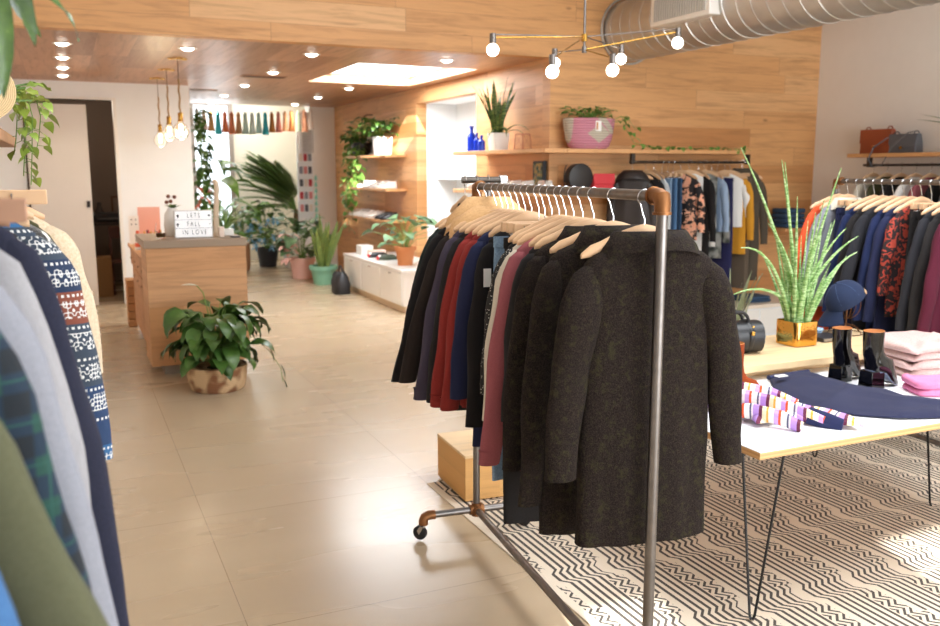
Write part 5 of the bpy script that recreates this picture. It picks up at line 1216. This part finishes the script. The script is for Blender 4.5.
# side wall ivy and hanging planter
t = thing('potted_ivy', (4.28, 12.55, 1.966), 'bushy dark green plant in a white pot on the top shoe shelf', 'plant')
n = 24; c0 = Vector((4.28, 12.5, 1.967))
MB().loft([sq(.11, 0), sq(.13, .26), sq(.12, .26), sq(.118, .22)]).build('pot', POTW, t); MB().loft([sq(.117, .221), sq(.117, .228)]).build('soil', SOIL, t)
broad(t, (4.25, 12.5, 2.22), 130, (.10, .16), (.06, .09), (.05, .26), (.05, .42), LEAF_D, 61, (.7, 1.6), keep=lambda q: q.x < 4.42)
t = thing('hanging_planter', (4.26, 13.45, 2.55), 'black hanging planter with long trailing ivy on the oak side wall', 'plant')
MB().lathe([(.001, 0), (.10, .0), (.15, .06), (.17, .2), (.16, .2), (.15, .18), (.001, .16)], (4.26, 13.45, 1.97), 24).build('planter_bowl', plain('black_ceramic', '23262a', .4), t)
for a in (0, 2.1, 4.2): MB().cyl((4.26 + .16 * math.cos(a), 13.45 + .16 * math.sin(a), 2.16), (4.26, 13.45, 2.45), .003, n=5).build('cord', BLK, t)
MB().tube([(4.26, 13.45, 2.45), (4.28, 13.45, 2.50), (4.30, 13.45, 2.56), (4.36, 13.45, 2.60), (4.45, 13.45, 2.60)], .008, 8).build('hook', BLK, t)
broad(t, (4.24, 13.45, 2.14), 90, (.09, .14), (.07, .1), (.04, .2), (.05, .28), LEAF_D, 62, (.7, 1.6), keep=lambda q: q.x < 4.42)
for k, (dy, zl) in enumerate(((.35, .75), (.15, .95), (.30, 1.2), (-.10, 1.4), (-.25, 1.55), (.05, 1.15), (.42, 1.0))):
    vine(t, [(4.22, 13.45 + dy * .3, 2.15), (4.16, 13.45 + dy * .8, 2.12), (4.14, 13.45 + dy, 1.9), (4.13, 13.45 + dy + .03, (1.9 + zl) / 2), (4.14, 13.45 + dy, zl)], 22, (.08, .13), LEAF_M, 63 + k, .05, r=.004)
# terracotta pot plant on the cabinet
t = thing('potted_philodendron', (3.92, 10.62, .541), 'round-leaved green plant in a terracotta pot on the white cabinet', 'plant')
pot(t, (3.92, 10.62, .541), .095, .125, .24, TERRA, .018)
HEART = lambda z: math.sin(PI * min(1, z ** .5 * .98 + .02))
broad(t, (3.92, 10.62, .76), 30, (.15, .23), (.14, .19), (.05, .38), (.12, .45), LEAF_B, 71, (.5, 1.3), prof=HEART)
# monstera group, palm, flowers
t = thing('potted_monstera', (3.55, 13.9, 0), 'dark broad-leaved plant in a pale pot on the floor before the column', 'plant')
pot(t, (3.45, 14.2, .0), .16, .2, .34, plain('pale_pink_pot', 'e3b3a6', .5))
broad(t, (3.45, 14.2, .32), 46, (.22, .34), (.16, .24), (.0, .62), (.12, .42), leafmat('leaf_monstera', '2f5030', '54774a', '7d9c7a'), 81, (.6, 1.5), prof=HEART)
m = MB(); random.seed(82)
for k in range(18):
    a = random.uniform(0, 2 * PI); m.leaf((3.18 + .07 * math.cos(a), 13.95, .30 + random.uniform(0, .45)), (math.cos(a), -.6, math.sin(a)), .14, .10, .8, 5, .2, prof=HEART)
m.build('pink_leaves', plain('blush_pink_leaf', 'e8b5a8', .5), t)
t = thing('potted_palm', (3.65, 16.7, 0), 'tall feathery palm against the cream end wall', 'plant')
MB().tube([(3.9, 16.6, .4), (3.93, 16.6, .7), (3.95, 16.6, 1.02)], [.06, .05, .045], 10).build('trunk', plain('palm_trunk', '7a6248', .8), t); pot(t, (3.9, 16.6, 0), .2, .26, .45, plain('white_pot_large', 'e8e4dc', .5))
random.seed(91); m = MB(); s_ = MB()
for k in range(34):
    a = random.uniform(PI * .7, PI * 1.35); L = random.uniform(.95, 1.35); up = random.uniform(.25, 3.2)
    p0 = Vector((3.95, 16.6, 1.0)); d = Vector((math.cos(a), math.sin(a) * .5, up)).normalized(); pts = [p0]; N_ = 16
    for i in range(N_):
        pts.append(pts[-1] + d * L / N_); ax = d.cross(Vector((0, 0, -1)))
        if ax.length > .05: d = (Matrix.Rotation(.045, 3, ax.normalized()) @ d).normalized()
    s_.tube(pts, .009, 5)
    for i in range(4, N_ + 1):
        dd = (pts[i] - pts[i - 1]).normalized(); sd_ = dd.cross(Vector((0, 0, 1))).normalized()
        for sg in (-1, 1):
            for off in (0, .5):
                b_ = pts[i].lerp(pts[i - 1], off); m.leaf(b_, dd * .9 + sd_ * sg * 1.0 + Vector((0, 0, .25)), .34 * (1 - .5 * (i / N_ - .4)), .034, .7, 4, .2)
s_.build('trunk_and_stalks', LEAF_M, t); m.build('fronds', LEAF_P, t)
pl_ = bpy.data.lights.new('back_room_fill', 'POINT'); pl_.energy = 9; pl_.color = (1, .85, .7); pl_.shadow_soft_size = .2  # fill lamp added to lift the dark back room; no fixture there
lo_ = bpy.data.objects.new('back_room_fill', pl_); C.objects.link(lo_); lo_.location = (.4, 13.6, 2.6)
t = thing('potted_flower_bush', (3.3, 16.2, 0), 'leafy potted bush with blue flowers near the garden window', 'plant')
pot(t, (3.30, 16.2, 0), .15, .2, .35, plain('black_pot', '24262b', .5))
broad(t, (3.30, 16.2, .33), 60, (.15, .24), (.09, .14), (.1, .85), (.1, .5), LEAF_D, 95, (.5, 1.5))
random.seed(96); m = MB()
for k in range(26):
    a = random.uniform(0, 2 * PI); q = Vector((3.15 + random.uniform(-.5, .4), 15.9 + random.uniform(-.2, .2), random.uniform(.35, .95)))
    m = MB()
    for j in range(5): m.leaf(q, (math.cos(a + j * 1.26), -.3, math.sin(a + j * 1.26)), .09, .07, .2, 4)
    m.build('blossom', plain('sky_blue_petal', '8ac4e6', .5), t)

t = thing('potted_fern', (2.75, 15.9, 0), 'green potted shrub in a tall brown basket left of the walkway', 'plant')
MB().lathe([(.001, 0), (.15, 0), (.17, .1), (.17, .48), (.155, .48), (.15, .44), (.001, .42)], (2.72, 15.7, 0), 26).build('basket', fabric('a47c5c', '80593f', 60, .5), t)
broad(t, (2.72, 15.7, .45), 60, (.18, .3), (.09, .14), (.1, .7), (.08, .45), LEAF_M, 97, (.5, 1.5))
# climbing plant column next to the wall end and tropical leaves
t = thing('climbing_plant', (1.95, 14.2, 0), 'tall leafy climbing plant beside the end of the white wall', 'plant')
pot(t, (1.98, 14.2, 0), .16, .2, .4, plain('white_pot_large', 'e8e4dc', .5))
vine(t, [(1.95, 14.2, .38), (1.97, 14.2, 1.0), (1.93, 14.2, 1.8), (1.95, 14.2, 2.66)], 120, (.1, .17), LEAF_D, 101, .09, r=.012)
t = thing('potted_banana_plant', (2.25, 15.2, 0), 'big-leaved tropical plant in front of the bright garden window', 'plant')
pot(t, (2.25, 15.2, 0), .18, .24, .42, plain('coral_pot', 'e8694a', .5))
broad(t, (2.25, 15.2, .4), 15, (.5, .75), (.15, .22), (.7, 1.6), (.1, .35), LEAF_M, 103, (.9, 1.6), wave=.01)
m = MB(); random.seed(104)
for k in range(14):
    a = random.uniform(0, 2 * PI); m.leaf((2.05, 14.9, 1.15 + random.uniform(0, .3)), (math.cos(a), -.4, math.sin(a)), .26, .1, .9)
m.build('coral_bracts', plain('coral_petal', 'f0805c', .5), t)
# left: pothos on the left shelf and near hanging plant at the top
t = thing('trailing_pothos', (-.30, 3.1, 1.866), 'yellow-green variegated pothos trailing from the end of the left shelf', 'plant')
MB().lathe([(.001, 0), (.06, 0), (.08, .11), (.072, .11), (.068, .095), (.001, .09)], (-.24, 3.1, 1.866), 22).build('pot', POTW, t)
broad(t, (-.20, 3.12, 1.95), 30, (.045, .075), (.035, .05), (.0, .07), (.03, .13), LEAF_Y, 111, (.6, 1.5), elev=(.9, 1.4))
for k, (x, y, zl) in enumerate(((-.085, 3.36, 1.70), (-.105, 3.34, 1.73), (-.06, 3.38, 1.82), (-.13, 3.37, 1.80))):
    vine(t, [(-.16, 3.2, 1.97), (x - .01, y - .06, 1.99), (x, y, 1.93), (x - .01, y, (1.9 + zl) / 2), (x - .02, y, zl)], 13, (.035, .06), LEAF_Y, 112 + k, .022, r=.0018)
t = thing('hanging_plant', (-.12, 1.62, 2.3), 'glossy long-leaved plant hanging into the top left corner', 'plant')
MB().lathe([(.001, 0), (.09, 0), (.13, .12), (.12, .12), (.11, .1), (.001, .09)], (-.24, 1.62, 2.22), 24).build('pot', POTW, t)
for a in (0, 2.1, 4.2): MB().cyl((-.24 + .12 * math.cos(a), 1.62 + .12 * math.sin(a), 2.33), (-.24, 1.62, 3.99), .002, n=5).build('cord', BLK, t)
m = MB(); LN = lambda z: math.sin(PI * min(1, z ** .8 * .97 + .03)) ** .8
for b_, d_, L, W_, dr, ro in (((-.095, 1.60, 2.08), (.12, 0, -1), .22, .055, .1, 1.3), ((-.07, 1.63, 2.08), (.18, .0, -1), .13, .036, -.5, 1.1), ((-.052, 1.60, 2.06), (.25, .0, -1), .12, .026, .1, 1.2), ((-.05, 1.6, 2.03), (1, 0, -.05), .125, .024, 1.5, .5),
                              ((-.10, 1.64, 2.10), (.2, 0, -1), .19, .05, .2, 1.6), ((-.13, 1.6, 2.1), (.0, .0, -1), .26, .06, .2, 1.2), ((-.12, 1.56, 2.2), (.5, 0, .3), .18, .05, 2.4, .6), ((-.15, 1.58, 2.16), (-.4, -.2, .3), .25, .06, 2.0, .4), ((-.16, 1.62, 2.2), (.2, .6, .6), .22, .05, 1.6, 0), ((-.10, 1.62, 2.14), (.6, .2, .6), .2, .04, 1.8, 0)):
    m.leaf(b_, d_, L, W_, dr, 10, .3, ro, LN, .002)
m.build('foliage', leafmat('leaf_glossy_variegated', '2c4420', '4f6e2e', '8fa350', 14, .25), t)
# plant tip at the right edge
t = thing('potted_snake_plant', (7.8, 5.75, 1.92), 'yellow-edged snake plant whose leaf tips enter at the right edge', 'plant')
pot(t, (7.82, 5.62, 1.921), .08, .1, .16, POTW)
m = MB()
for d_, L in (((0, .8, .32), .78), ((-.1, .8, .42), .70), ((.1, -.2, 1), .5), ((-.3, .2, 1), .5)): m.leaf((7.82, 5.62, 2.06), d_, L, .055, .3, 9, .35)
m.build('foliage', leafmat('snake_leaf_edge', '3f5a30', '5f7a3c', 'd6cf7a', 12), t)

# ---------------------------------------------------------------- things on the wall shelves
COB = G('cobalt_glass'); COB.set(Base_Color=(.01, .06, .75), Roughness=.08, Transmission_Weight=.25, IOR=1.45); COB = COB.mat
for (y, h, r, lab) in ((9.18, .28, .05, 'tallest cobalt blue glass bottle on the side-wall shelf'), (9.04, .20, .036, 'middle cobalt blue glass bottle, between the other two'), (8.92, .17, .042, 'short right-hand cobalt blue glass bottle on the side-wall shelf')):
    tag(MB().lathe([(.001, 0), (r, 0), (r, h * .62), (r * .4, h * .75), (r * .36, h * .93), (r * .5, h * .94), (r * .5, h), (.001, h)], (4.2, y, 1.956), 22).build('glass_bottle', COB), lab, 'bottle', 'cobalt bottles')
t = thing('wire_terrarium', (4.28, 8.10, 1.956), 'small pinkish geometric wire holder on the side-wall shelf', 'ornament')
P8 = [Vector((4.28 + .10 * math.cos(a), 8.1 + .10 * math.sin(a), 1.96)) for a in [PI / 3 * k for k in range(6)]]; T8 = [p_ + Vector((0, 0, .15)) + (Vector((4.28, 8.1, 1.96)) - p_) * .15 for p_ in P8]
for k in range(6): 
    MB().cyl(P8[k], P8[(k + 1) % 6], .003, n=5).cyl(P8[k], T8[k], .003, n=5).cyl(T8[k], T8[(k + 1) % 6], .003, n=5).cyl(P8[k], T8[(k + 1) % 6], .002, n=5).build('wire_side', plain('copper_wire', 'c98f78', .4, .7), t)
t = thing('framed_picture', (4.40, 7.95, 1.54), 'small dark picture with coloured scribble leaning under the side shelf', 'picture')
MB().box(4.39, 4.43, 7.87, 8.08, 1.541, 1.84).build('frame', plain('black_frame', '25282c', .5), t)
g = G('scribble_print'); n1 = g.noise(22, detail=4); g.set(Base_Color=g.ramp(n1, [(.4, hexc('1f2b2a')), (.5, hexc('4f7a6a')), (.58, hexc('c9a54a')), (.66, hexc('3a4a7a'))]), Roughness=.6)
MB().box(4.386, 4.39, 7.89, 8.06, 1.57, 1.82).build('print', g.mat, t)
def purse_round(c, r, th, mat, lab):
    t = thing('round_bag', c, lab, 'handbag'); c = Vector(c)
    MB().tube([c + Vector((0, -th / 2 - .004, r)), c + Vector((0, -th / 2, r)), c + Vector((0, th / 2, r)), c + Vector((0, th / 2 + .004, r))], [r * .95, r, r, r * .95], 36).build('bag_body', mat, t)
    MB().tube([c + Vector((r * .98 * math.cos(a), -th / 2 - .002, r + r * .98 * math.sin(a))) for a in [2 * PI * j / 36 for j in range(37)]], .006, 6).build('piping', BL, t)
    MB().tube([c + Vector((-r * .9 - .03 * math.sin(a), .02, r + .12 * math.cos(a))) for a in [PI * j / 10 for j in range(11)]], .006, 6).build('strap', BL, t); return t
purse_round((4.62, 7.56, 1.541), .135, .09, plain('black_round_leather', '2b2827', .45), 'round black leather bag on the lower oak shelf')
t = thing('box_bag', (4.88, 7.56, 1.541), 'small red leather box bag beside the round black bag', 'handbag')
REDL = plain('red_leather', 'c8303a', .4)
MB().box(4.76, 5.0, 7.50, 7.62, 1.542, 1.70).build('bag_body', REDL, t, bevel=.012); MB().box(4.758, 5.002, 7.49, 7.50, 1.61, 1.715).build('flap', REDL, t, bevel=.006)
def satchel(name, y, h, wd, mat, lab):
    t = thing(name, (7.82, y, 1.921), lab, 'handbag')
    MB().loft([[Vector((7.82 + sx_ * d_, y + sy_ * wd / 2 * f, 1.922 + z)) for sx_, sy_ in ((-1, -1), (1, -1), (1, 1), (-1, 1))] for z, d_, f in ((0, .06, 1.0), (h * .5, .055, .98), (h, .03, .95))]).build('bag_body', mat, t, bevel=.008)
    m = MB(); K = 12
    top = [Vector((7.755 - .0, y - wd / 2 * .97 + wd * .97 * k / K, 1.925 + h * .98)) for k in range(K + 1)]; bot = [Vector((7.750, y - wd / 2 * .97 + wd * .97 * k / K, 1.925 + h * (.42 - .22 * (1 - abs(k / K - .5) * 2)))) for k in range(K + 1)]
    vs = top + bot + [p_ + Vector((.008, 0, 0)) for p_ in top + bot]; n0 = len(top)
    fs = [(k, k + 1, n0 + k + 1, n0 + k) for k in range(K)] + [(2 * n0 + k, 3 * n0 + k, 3 * n0 + k + 1, 2 * n0 + k + 1) for k in range(K)] + [(n0 + k, n0 + k + 1, 3 * n0 + k + 1, 3 * n0 + k) for k in range(K)]
    m.add(vs, fs).build('flap', mat, t)
    MB().cyl((7.752, y, 1.925 + h * .26), (7.742, y, 1.925 + h * .26), .016, n=14).build('clasp', BRASS, t)
    for s in (-1, 1): MB().tube([(7.82, y + s * wd * .36 + .03 * math.cos(a), 1.92 + h + .028 * math.sin(a)) for a in [PI * j / 10 for j in range(11)]], .006, 6).build('handle_loop', mat, t)
    return t
satchel('satchel', 6.80, .25, .38, plain('tan_brown_leather', '97492c', .4), 'rust brown leather satchel on the right wall shelf')
t = satchel('satchel', 6.46, .19, .32, plain('slate_grey_leather', '5f6268', .45), 'slate grey leather satchel with long strap on the right wall shelf')
MB().tube([(7.70, 6.58, 2.08), (7.64, 6.70, 1.98), (7.60, 6.72, 1.86), (7.60, 6.66, 1.78), (7.61, 6.56, 1.80), (7.64, 6.48, 1.98), (7.74, 6.38, 2.12), (7.80, 6.32, 2.14)], .009, 6, flat=.5).build('long_strap', plain('slate_grey_leather', '5f6268', .45), t)

# ---------------------------------------------------------------- shoes
SHW = plain('white_shoe_leather', 'ece9e4', .5); SHSOLE = plain('white_rubber_sole', 'dedbd5', .6)
def make_shoe(upper, sole, lab, name='sneaker'):
    t = thing(name, (0, 0, 0), lab, 'shoe', world=False); n = 20
    def ring(z, f, w_, back=-.13, front=.14, yo=0): return [Vector(((front if math.cos(q) > 0 else -back) * f * math.cos(q), .047 * w_ * math.sin(q) * (1 + .15 * math.cos(q)), z)) for q in [2 * PI * j / n for j in range(n)]]
    MB().loft([ring(0, .98, 1), ring(.012, 1.0, 1.04), ring(.024, .99, 1.0)]).build('sole', sole, t)
    rg = [ring(.024, .97, .96)]
    for z, fr, bk, w_ in ((.045, .13, -.128, .95), (.06, .08, -.125, .85), (.078, .03, -.122, .75), (.098, .0, -.12, .68)):
        rg.append([Vector(((fr if math.cos(q) > 0 else -bk) * math.cos(q) + (.0 if z < .07 else -.0), .045 * w_ * math.sin(q), z + (.01 * max(0, -math.cos(q)) if z > .09 else 0))) for q in [2 * PI * j / n for j in range(n)]])
    cen = Vector((-.06, 0, .098)); rg.append([cen + (p_ - cen) * .85 + Vector((0, 0, -.002)) for p_ in rg[-1]]); rg.append([cen + (p_ - cen) * .75 + Vector((0, 0, -.04)) for p_ in rg[-2]])
    MB().loft(rg, cap0=False).build('upper', upper, t, angle=70)
    for k in range(4): MB().tube([(.085 - k * .02, -.02, .058 + k * .010), (.085 - k * .02, 0, .066 + k * .010), (.085 - k * .02, .02, .058 + k * .010)], .003, 5).build('lace', sole, t)
    return t
SHB = plain('black_shoe_leather', '1f1e22', .35)
base_w = make_shoe(SHW, SHSOLE, 'x'); base_b = make_shoe(SHB, SHB, 'x', 'oxford_shoe'); base_p = make_shoe(plain('blush_shoe', 'e3cbbd', .6), SHSOLE, 'x')
used = set()
def shoe(base, loc, rz, lab, grp):
    if base.name in used: return dup(base, loc, rz, lab, grp)
    used.add(base.name); base.location = loc; base.rotation_euler = (0, 0, rz); base['label'] = lab; base['group'] = grp; return base
pos = ['farthest', 'second', 'third', 'fourth', 'fifth', 'sixth', 'seventh', 'nearest']
for k in range(6): shoe(base_w, (4.26, 13.55 - k * .27, 1.486), PI - .1, 'white sneaker on the middle shoe shelf, %s of six from the back' % (pos[k] if k < 5 else 'nearest'), 'sneakers on the middle shelf')
for k in range(5): shoe(base_p if k < 1 else base_w, (4.26, 13.75 - k * .25, 1.036), PI - .1, ('blush' if k < 1 else 'white') + ' sneaker on the lowest shoe shelf, %s of five light ones' % (pos[k] if k < 4 else 'nearest'), 'light shoes on the lowest shelf')
for k in range(2): shoe(base_b, (4.26, 12.42 - k * .22, 1.036), PI - .2, 'black shoe on the lowest shoe shelf, %s one' % ('farther', 'nearer')[k], 'black shoes on the lowest shelf')
for k in range(5): shoe(base_w, (4.24, 9.1 - k * .28, 1.541), PI + .1, 'white sneaker on the low side-wall shelf, %s of five' % pos[k], 'sneakers on the low side-wall shelf')
for k in range(2): shoe(base_p if k == 0 else base_w, (4.30 - k * .0, 7.74 - k * .15, 1.541), PI + .9, '%s sneaker in the shelf corner beside the round bag' % ('blush', 'white')[k], 'sneakers in the shelf corner')
# on the cabinet
tag(MB().box(3.80, 3.98, 12.1, 12.35, .541, .68).build('white_box', POTW, bevel=.008), 'small white box at the far end of the white cabinet', 'box')
for k, (y, m_, cn) in enumerate(((11.75, SHB, 'black'), (11.35, plain('dark_green_shoe', '3b4636', .5), 'dark green'))):
    t = thing('shoe', (3.95, y, .541), '%s shoe with white and red tip on the white cabinet' % cn, 'shoe')
    MB().loft([[Vector((3.93 + .15 * math.cos(q) * f, y + .055 * math.sin(q) * f, .542 + z)) for q in [2 * PI * j / 20 for j in range(20)]] for z, f in ((0, .95), (.015, 1), (.045, .92), (.07, .6))]).build('upper', m_, t)
    MB().ball((3.80, y, .57), .03, 12).build('toe_cap', plain('red_toe', 'c0383a', .5), t); MB().ball((3.82, y, .585), .028, 12).build('toe_stripe', POTW, t)
tag(folded('cloth_pile', (4.0, 12.0, .541), .25, .2, .08, 'blush cloth bundle on the white cabinet beside the small box', 'cloth', plain('blush_shoe', 'e3cbbd', .6), 2), 'blush cloth bundle on the white cabinet beside the small box', 'cloth')
# black bag on the floor
t = thing('tote_bag', (3.42, 11.75, 0), 'slouchy black bag on the floor beside the white cabinet', 'bag')
rg = []
for z, f, h in ((0, .9, .0), (.03, 1, 0), (.15, .95, .0), (.26, .75, .0), (.30, .5, 0)):
    rg.append([Vector((3.50 + .12 * f * sgp(math.cos(q), .6) + .015 * math.sin(5 * q + z * 20), 12.15 + .17 * f * sgp(math.sin(q), .6), .002 + z + .02 * math.sin(3 * q) * (z > .1))) for q in [2 * PI * j / 28 for j in range(28)]])
MB().loft(rg).build('bag_body', plain('black_nylon', '222226', .5), t); MB().tube([(3.50, 12.15 + .09 * math.cos(a), .28 + .12 * math.sin(a)) for a in [PI * j / 12 for j in range(13)]], .01, 8).build('strap', BL, t)

# ---------------------------------------------------------------- far end: tassels, cards, mesh, dark room
t = thing('tassel_garland', (2.9, 15.2, 2.78), 'string garland of coloured paper tassels across the far end', 'garland')
gp = [Vector((1.60 + (4.0 - 1.60) * k / 30, 15.2, 2.80 - .10 * math.sin(PI * k / 30))) for k in range(31)]
MB().tube(gp, .004, 5).build('string', plain('white_string', 'e8e4dc', .7), t)
tc = ['ea9a63', 'e8b25a', 'dcd8d0', 'd9e4dc', 'f0d8c8', 'c9975a', '35b8c8', 'e07a4c', 'd9825a', 'b88a60', 'b7d8d0', 'cfe0da', 'a9cfc8', '25a9bd', 'b5763a', 'dd8a78', 'f0b98e', 'ef9f5c', 'b9d3c4', 'f2b795', 'e8ded4']
random.seed(8)
for k, cc in enumerate(tc):
    u = (k + .7) / (len(tc) + .3); q = Vector((1.62 + 2.36 * u, 15.2, 2.80 - .10 * math.sin(PI * u) - .004))
    m = MB().tube([q, q - Vector((0, 0, .05)), q - Vector((0, 0, .08)), q - Vector((0, 0, .35 + random.uniform(-.02, .03)))], [.012, .038, .03, .058], 10)
    m.build('tassel', plain('tassel_' + cc, cc, .7), t)
t = thing('card_rack', (3.80, 15.4, 0), 'white wall rack of greeting cards beside the far column', 'card rack')
MB().box(3.72, 3.99, 15.45, 15.50, .001, 2.75).build('back_board', WHITE, t)
random.seed(14)
for k in range(5):
    z = 1.0 + k * .22
    MB().box(3.72, 3.99, 15.36, 15.45, z, z + .025).build('ledge', WHITE, t)
    for j in range(3): MB().box(3.74 + j * .08, 3.80 + j * .08, 15.40, 15.404, z + .026, z + .15).build('card', plain('card_' + str((k * 3 + j) % 5), ['d98a8a', '5a5a60', 'e8dcd0', 'c0444a', '8a8f98'][(k * 3 + j) % 5], .6), t)
t = thing('wire_grid', (3.88, 15.3, 2.3), 'small grey hanging mesh panel near the ceiling by the card rack', 'grid')
for k in range(7): MB().cyl((3.80 + k * .03, 15.33, 2.05), (3.80 + k * .03, 15.33, 2.5), .003, n=5).build('wire', BLK, t)
for k in range(12): MB().cyl((3.80, 15.33, 2.05 + k * .04), (3.98, 15.33, 2.05 + k * .04), .003, n=5).build('wire', BLK, t)
t = thing('tassel_strand', (3.98, 15.25, 1.9), 'hanging strand of small mint tassels beside the far column', 'garland')
MB().cyl((4.0, 15.3, .9), (4.0, 15.3, 2.849), .003, n=5).build('string', plain('white_string', 'e8e4dc', .7), t)
for k in range(8): MB().tube([(4.0, 15.3, 1.66 - k * .11), (4.0, 15.3, 1.64 - k * .11), (4.0, 15.3, 1.57 - k * .11)], [.006, .02, .03], 8).build('tassel', plain('mint_tassel', '8fd6c4', .6), t)
tag(MB().box(3.55, 3.9, 15.6, 15.95, 0, .62).build('side_table', POTW, bevel=.01), 'white cube side table at the foot of the card rack', 'table')
# dark back room
t = thing('desk', (.3, 14.2, 0), 'dark desk with clutter inside the unlit back room', 'desk')
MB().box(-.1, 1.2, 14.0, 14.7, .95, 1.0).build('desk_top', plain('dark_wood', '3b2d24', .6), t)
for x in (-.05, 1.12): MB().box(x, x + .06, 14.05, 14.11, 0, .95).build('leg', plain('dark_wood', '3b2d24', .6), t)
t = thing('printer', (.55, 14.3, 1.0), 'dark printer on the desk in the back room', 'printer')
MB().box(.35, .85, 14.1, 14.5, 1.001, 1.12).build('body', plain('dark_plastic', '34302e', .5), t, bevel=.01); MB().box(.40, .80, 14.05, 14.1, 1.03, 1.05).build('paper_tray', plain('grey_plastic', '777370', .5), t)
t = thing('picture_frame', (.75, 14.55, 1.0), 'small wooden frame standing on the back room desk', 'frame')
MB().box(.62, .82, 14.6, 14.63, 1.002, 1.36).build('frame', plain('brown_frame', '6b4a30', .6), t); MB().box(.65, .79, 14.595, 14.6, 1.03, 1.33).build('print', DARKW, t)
t = thing('glass_carafe', (.45, 14.55, 1.0), 'clear carafe standing on the back room desk', 'carafe')
MB().lathe([(.001, .12), (.07, .12), (.08, .2), (.03, .32), (.03, .38), (.025, .38), (.001, .3)], (.45, 14.55, .885), 18).build('carafe_body', plain('smoky_glass', '59524c', .2), t)
t = thing('wooden_chair', (.72, 13.5, 0), 'dark red-brown chair in the unlit back room', 'chair')
CW = plain('dark_red_wood', '5e2f1e', .5)
MB().box(.5, .9, 13.35, 13.7, .44, .48).build('seat', CW, t, bevel=.01)
for x in (.52, .85):
    MB().box(x, x + .035, 13.36, 13.395, 0, .44).build('leg', CW, t); MB().box(x, x + .035, 13.66, 13.695, 0, .95).build('leg', CW, t)
MB().box(.52, .88, 13.665, 13.69, .78, .95).build('backrest', CW, t, bevel=.01)
t = thing('cardboard_box', (.35, 13.9, 0), 'brown cardboard box on the floor of the back room', 'box')
MB().box(.18, .52, 13.2, 13.5, 0.001, .55).build('box_body', plain('cardboard', 'a57c4e', .8), t)
# white stool before the door
t = thing('stool', (.07, 9.9, 0), 'white metal stool standing in front of the back room door', 'stool')
SW = plain('white_metal_paint', 'e9e2d8', .4)
MB().box(-.12, .20, 9.75, 10.07, .455, .49).build('seat', SW, t, bevel=.01)
for sx_, sy_ in ((-1, -1), (1, -1), (1, 1), (-1, 1)): MB().cyl((.04 + sx_ * .135, 9.91 + sy_ * .135, .457), (.04 + sx_ * .165, 9.91 + sy_ * .165, 0), .016, n=8).build('leg', SW, t)
for s in (-1, 1): MB().cyl((.04 - .15, 9.91 + s * .15, .22), (.04 + .15, 9.91 + s * .15, .22), .010, n=8).build('rung', SW, t)
# garden outside the window
for k, (x, y, h, sd_) in enumerate(((2.3, 18.6, 1.5, 1), (2.9, 19.4, 1.1, 2))):
    t = thing('garden_shrub', (x, y, 0), ['tall green garden shrub seen through the bright window', 'smaller garden shrub farther out beyond the window'][k], 'shrub')
    broad(t, (x, y, -.02), 60, (.2, .35), (.08, .13), (.2, h), (.1, .5), LEAF_M, 120 + k, (.4, 1.2))
bpy.context.view_layer.update()
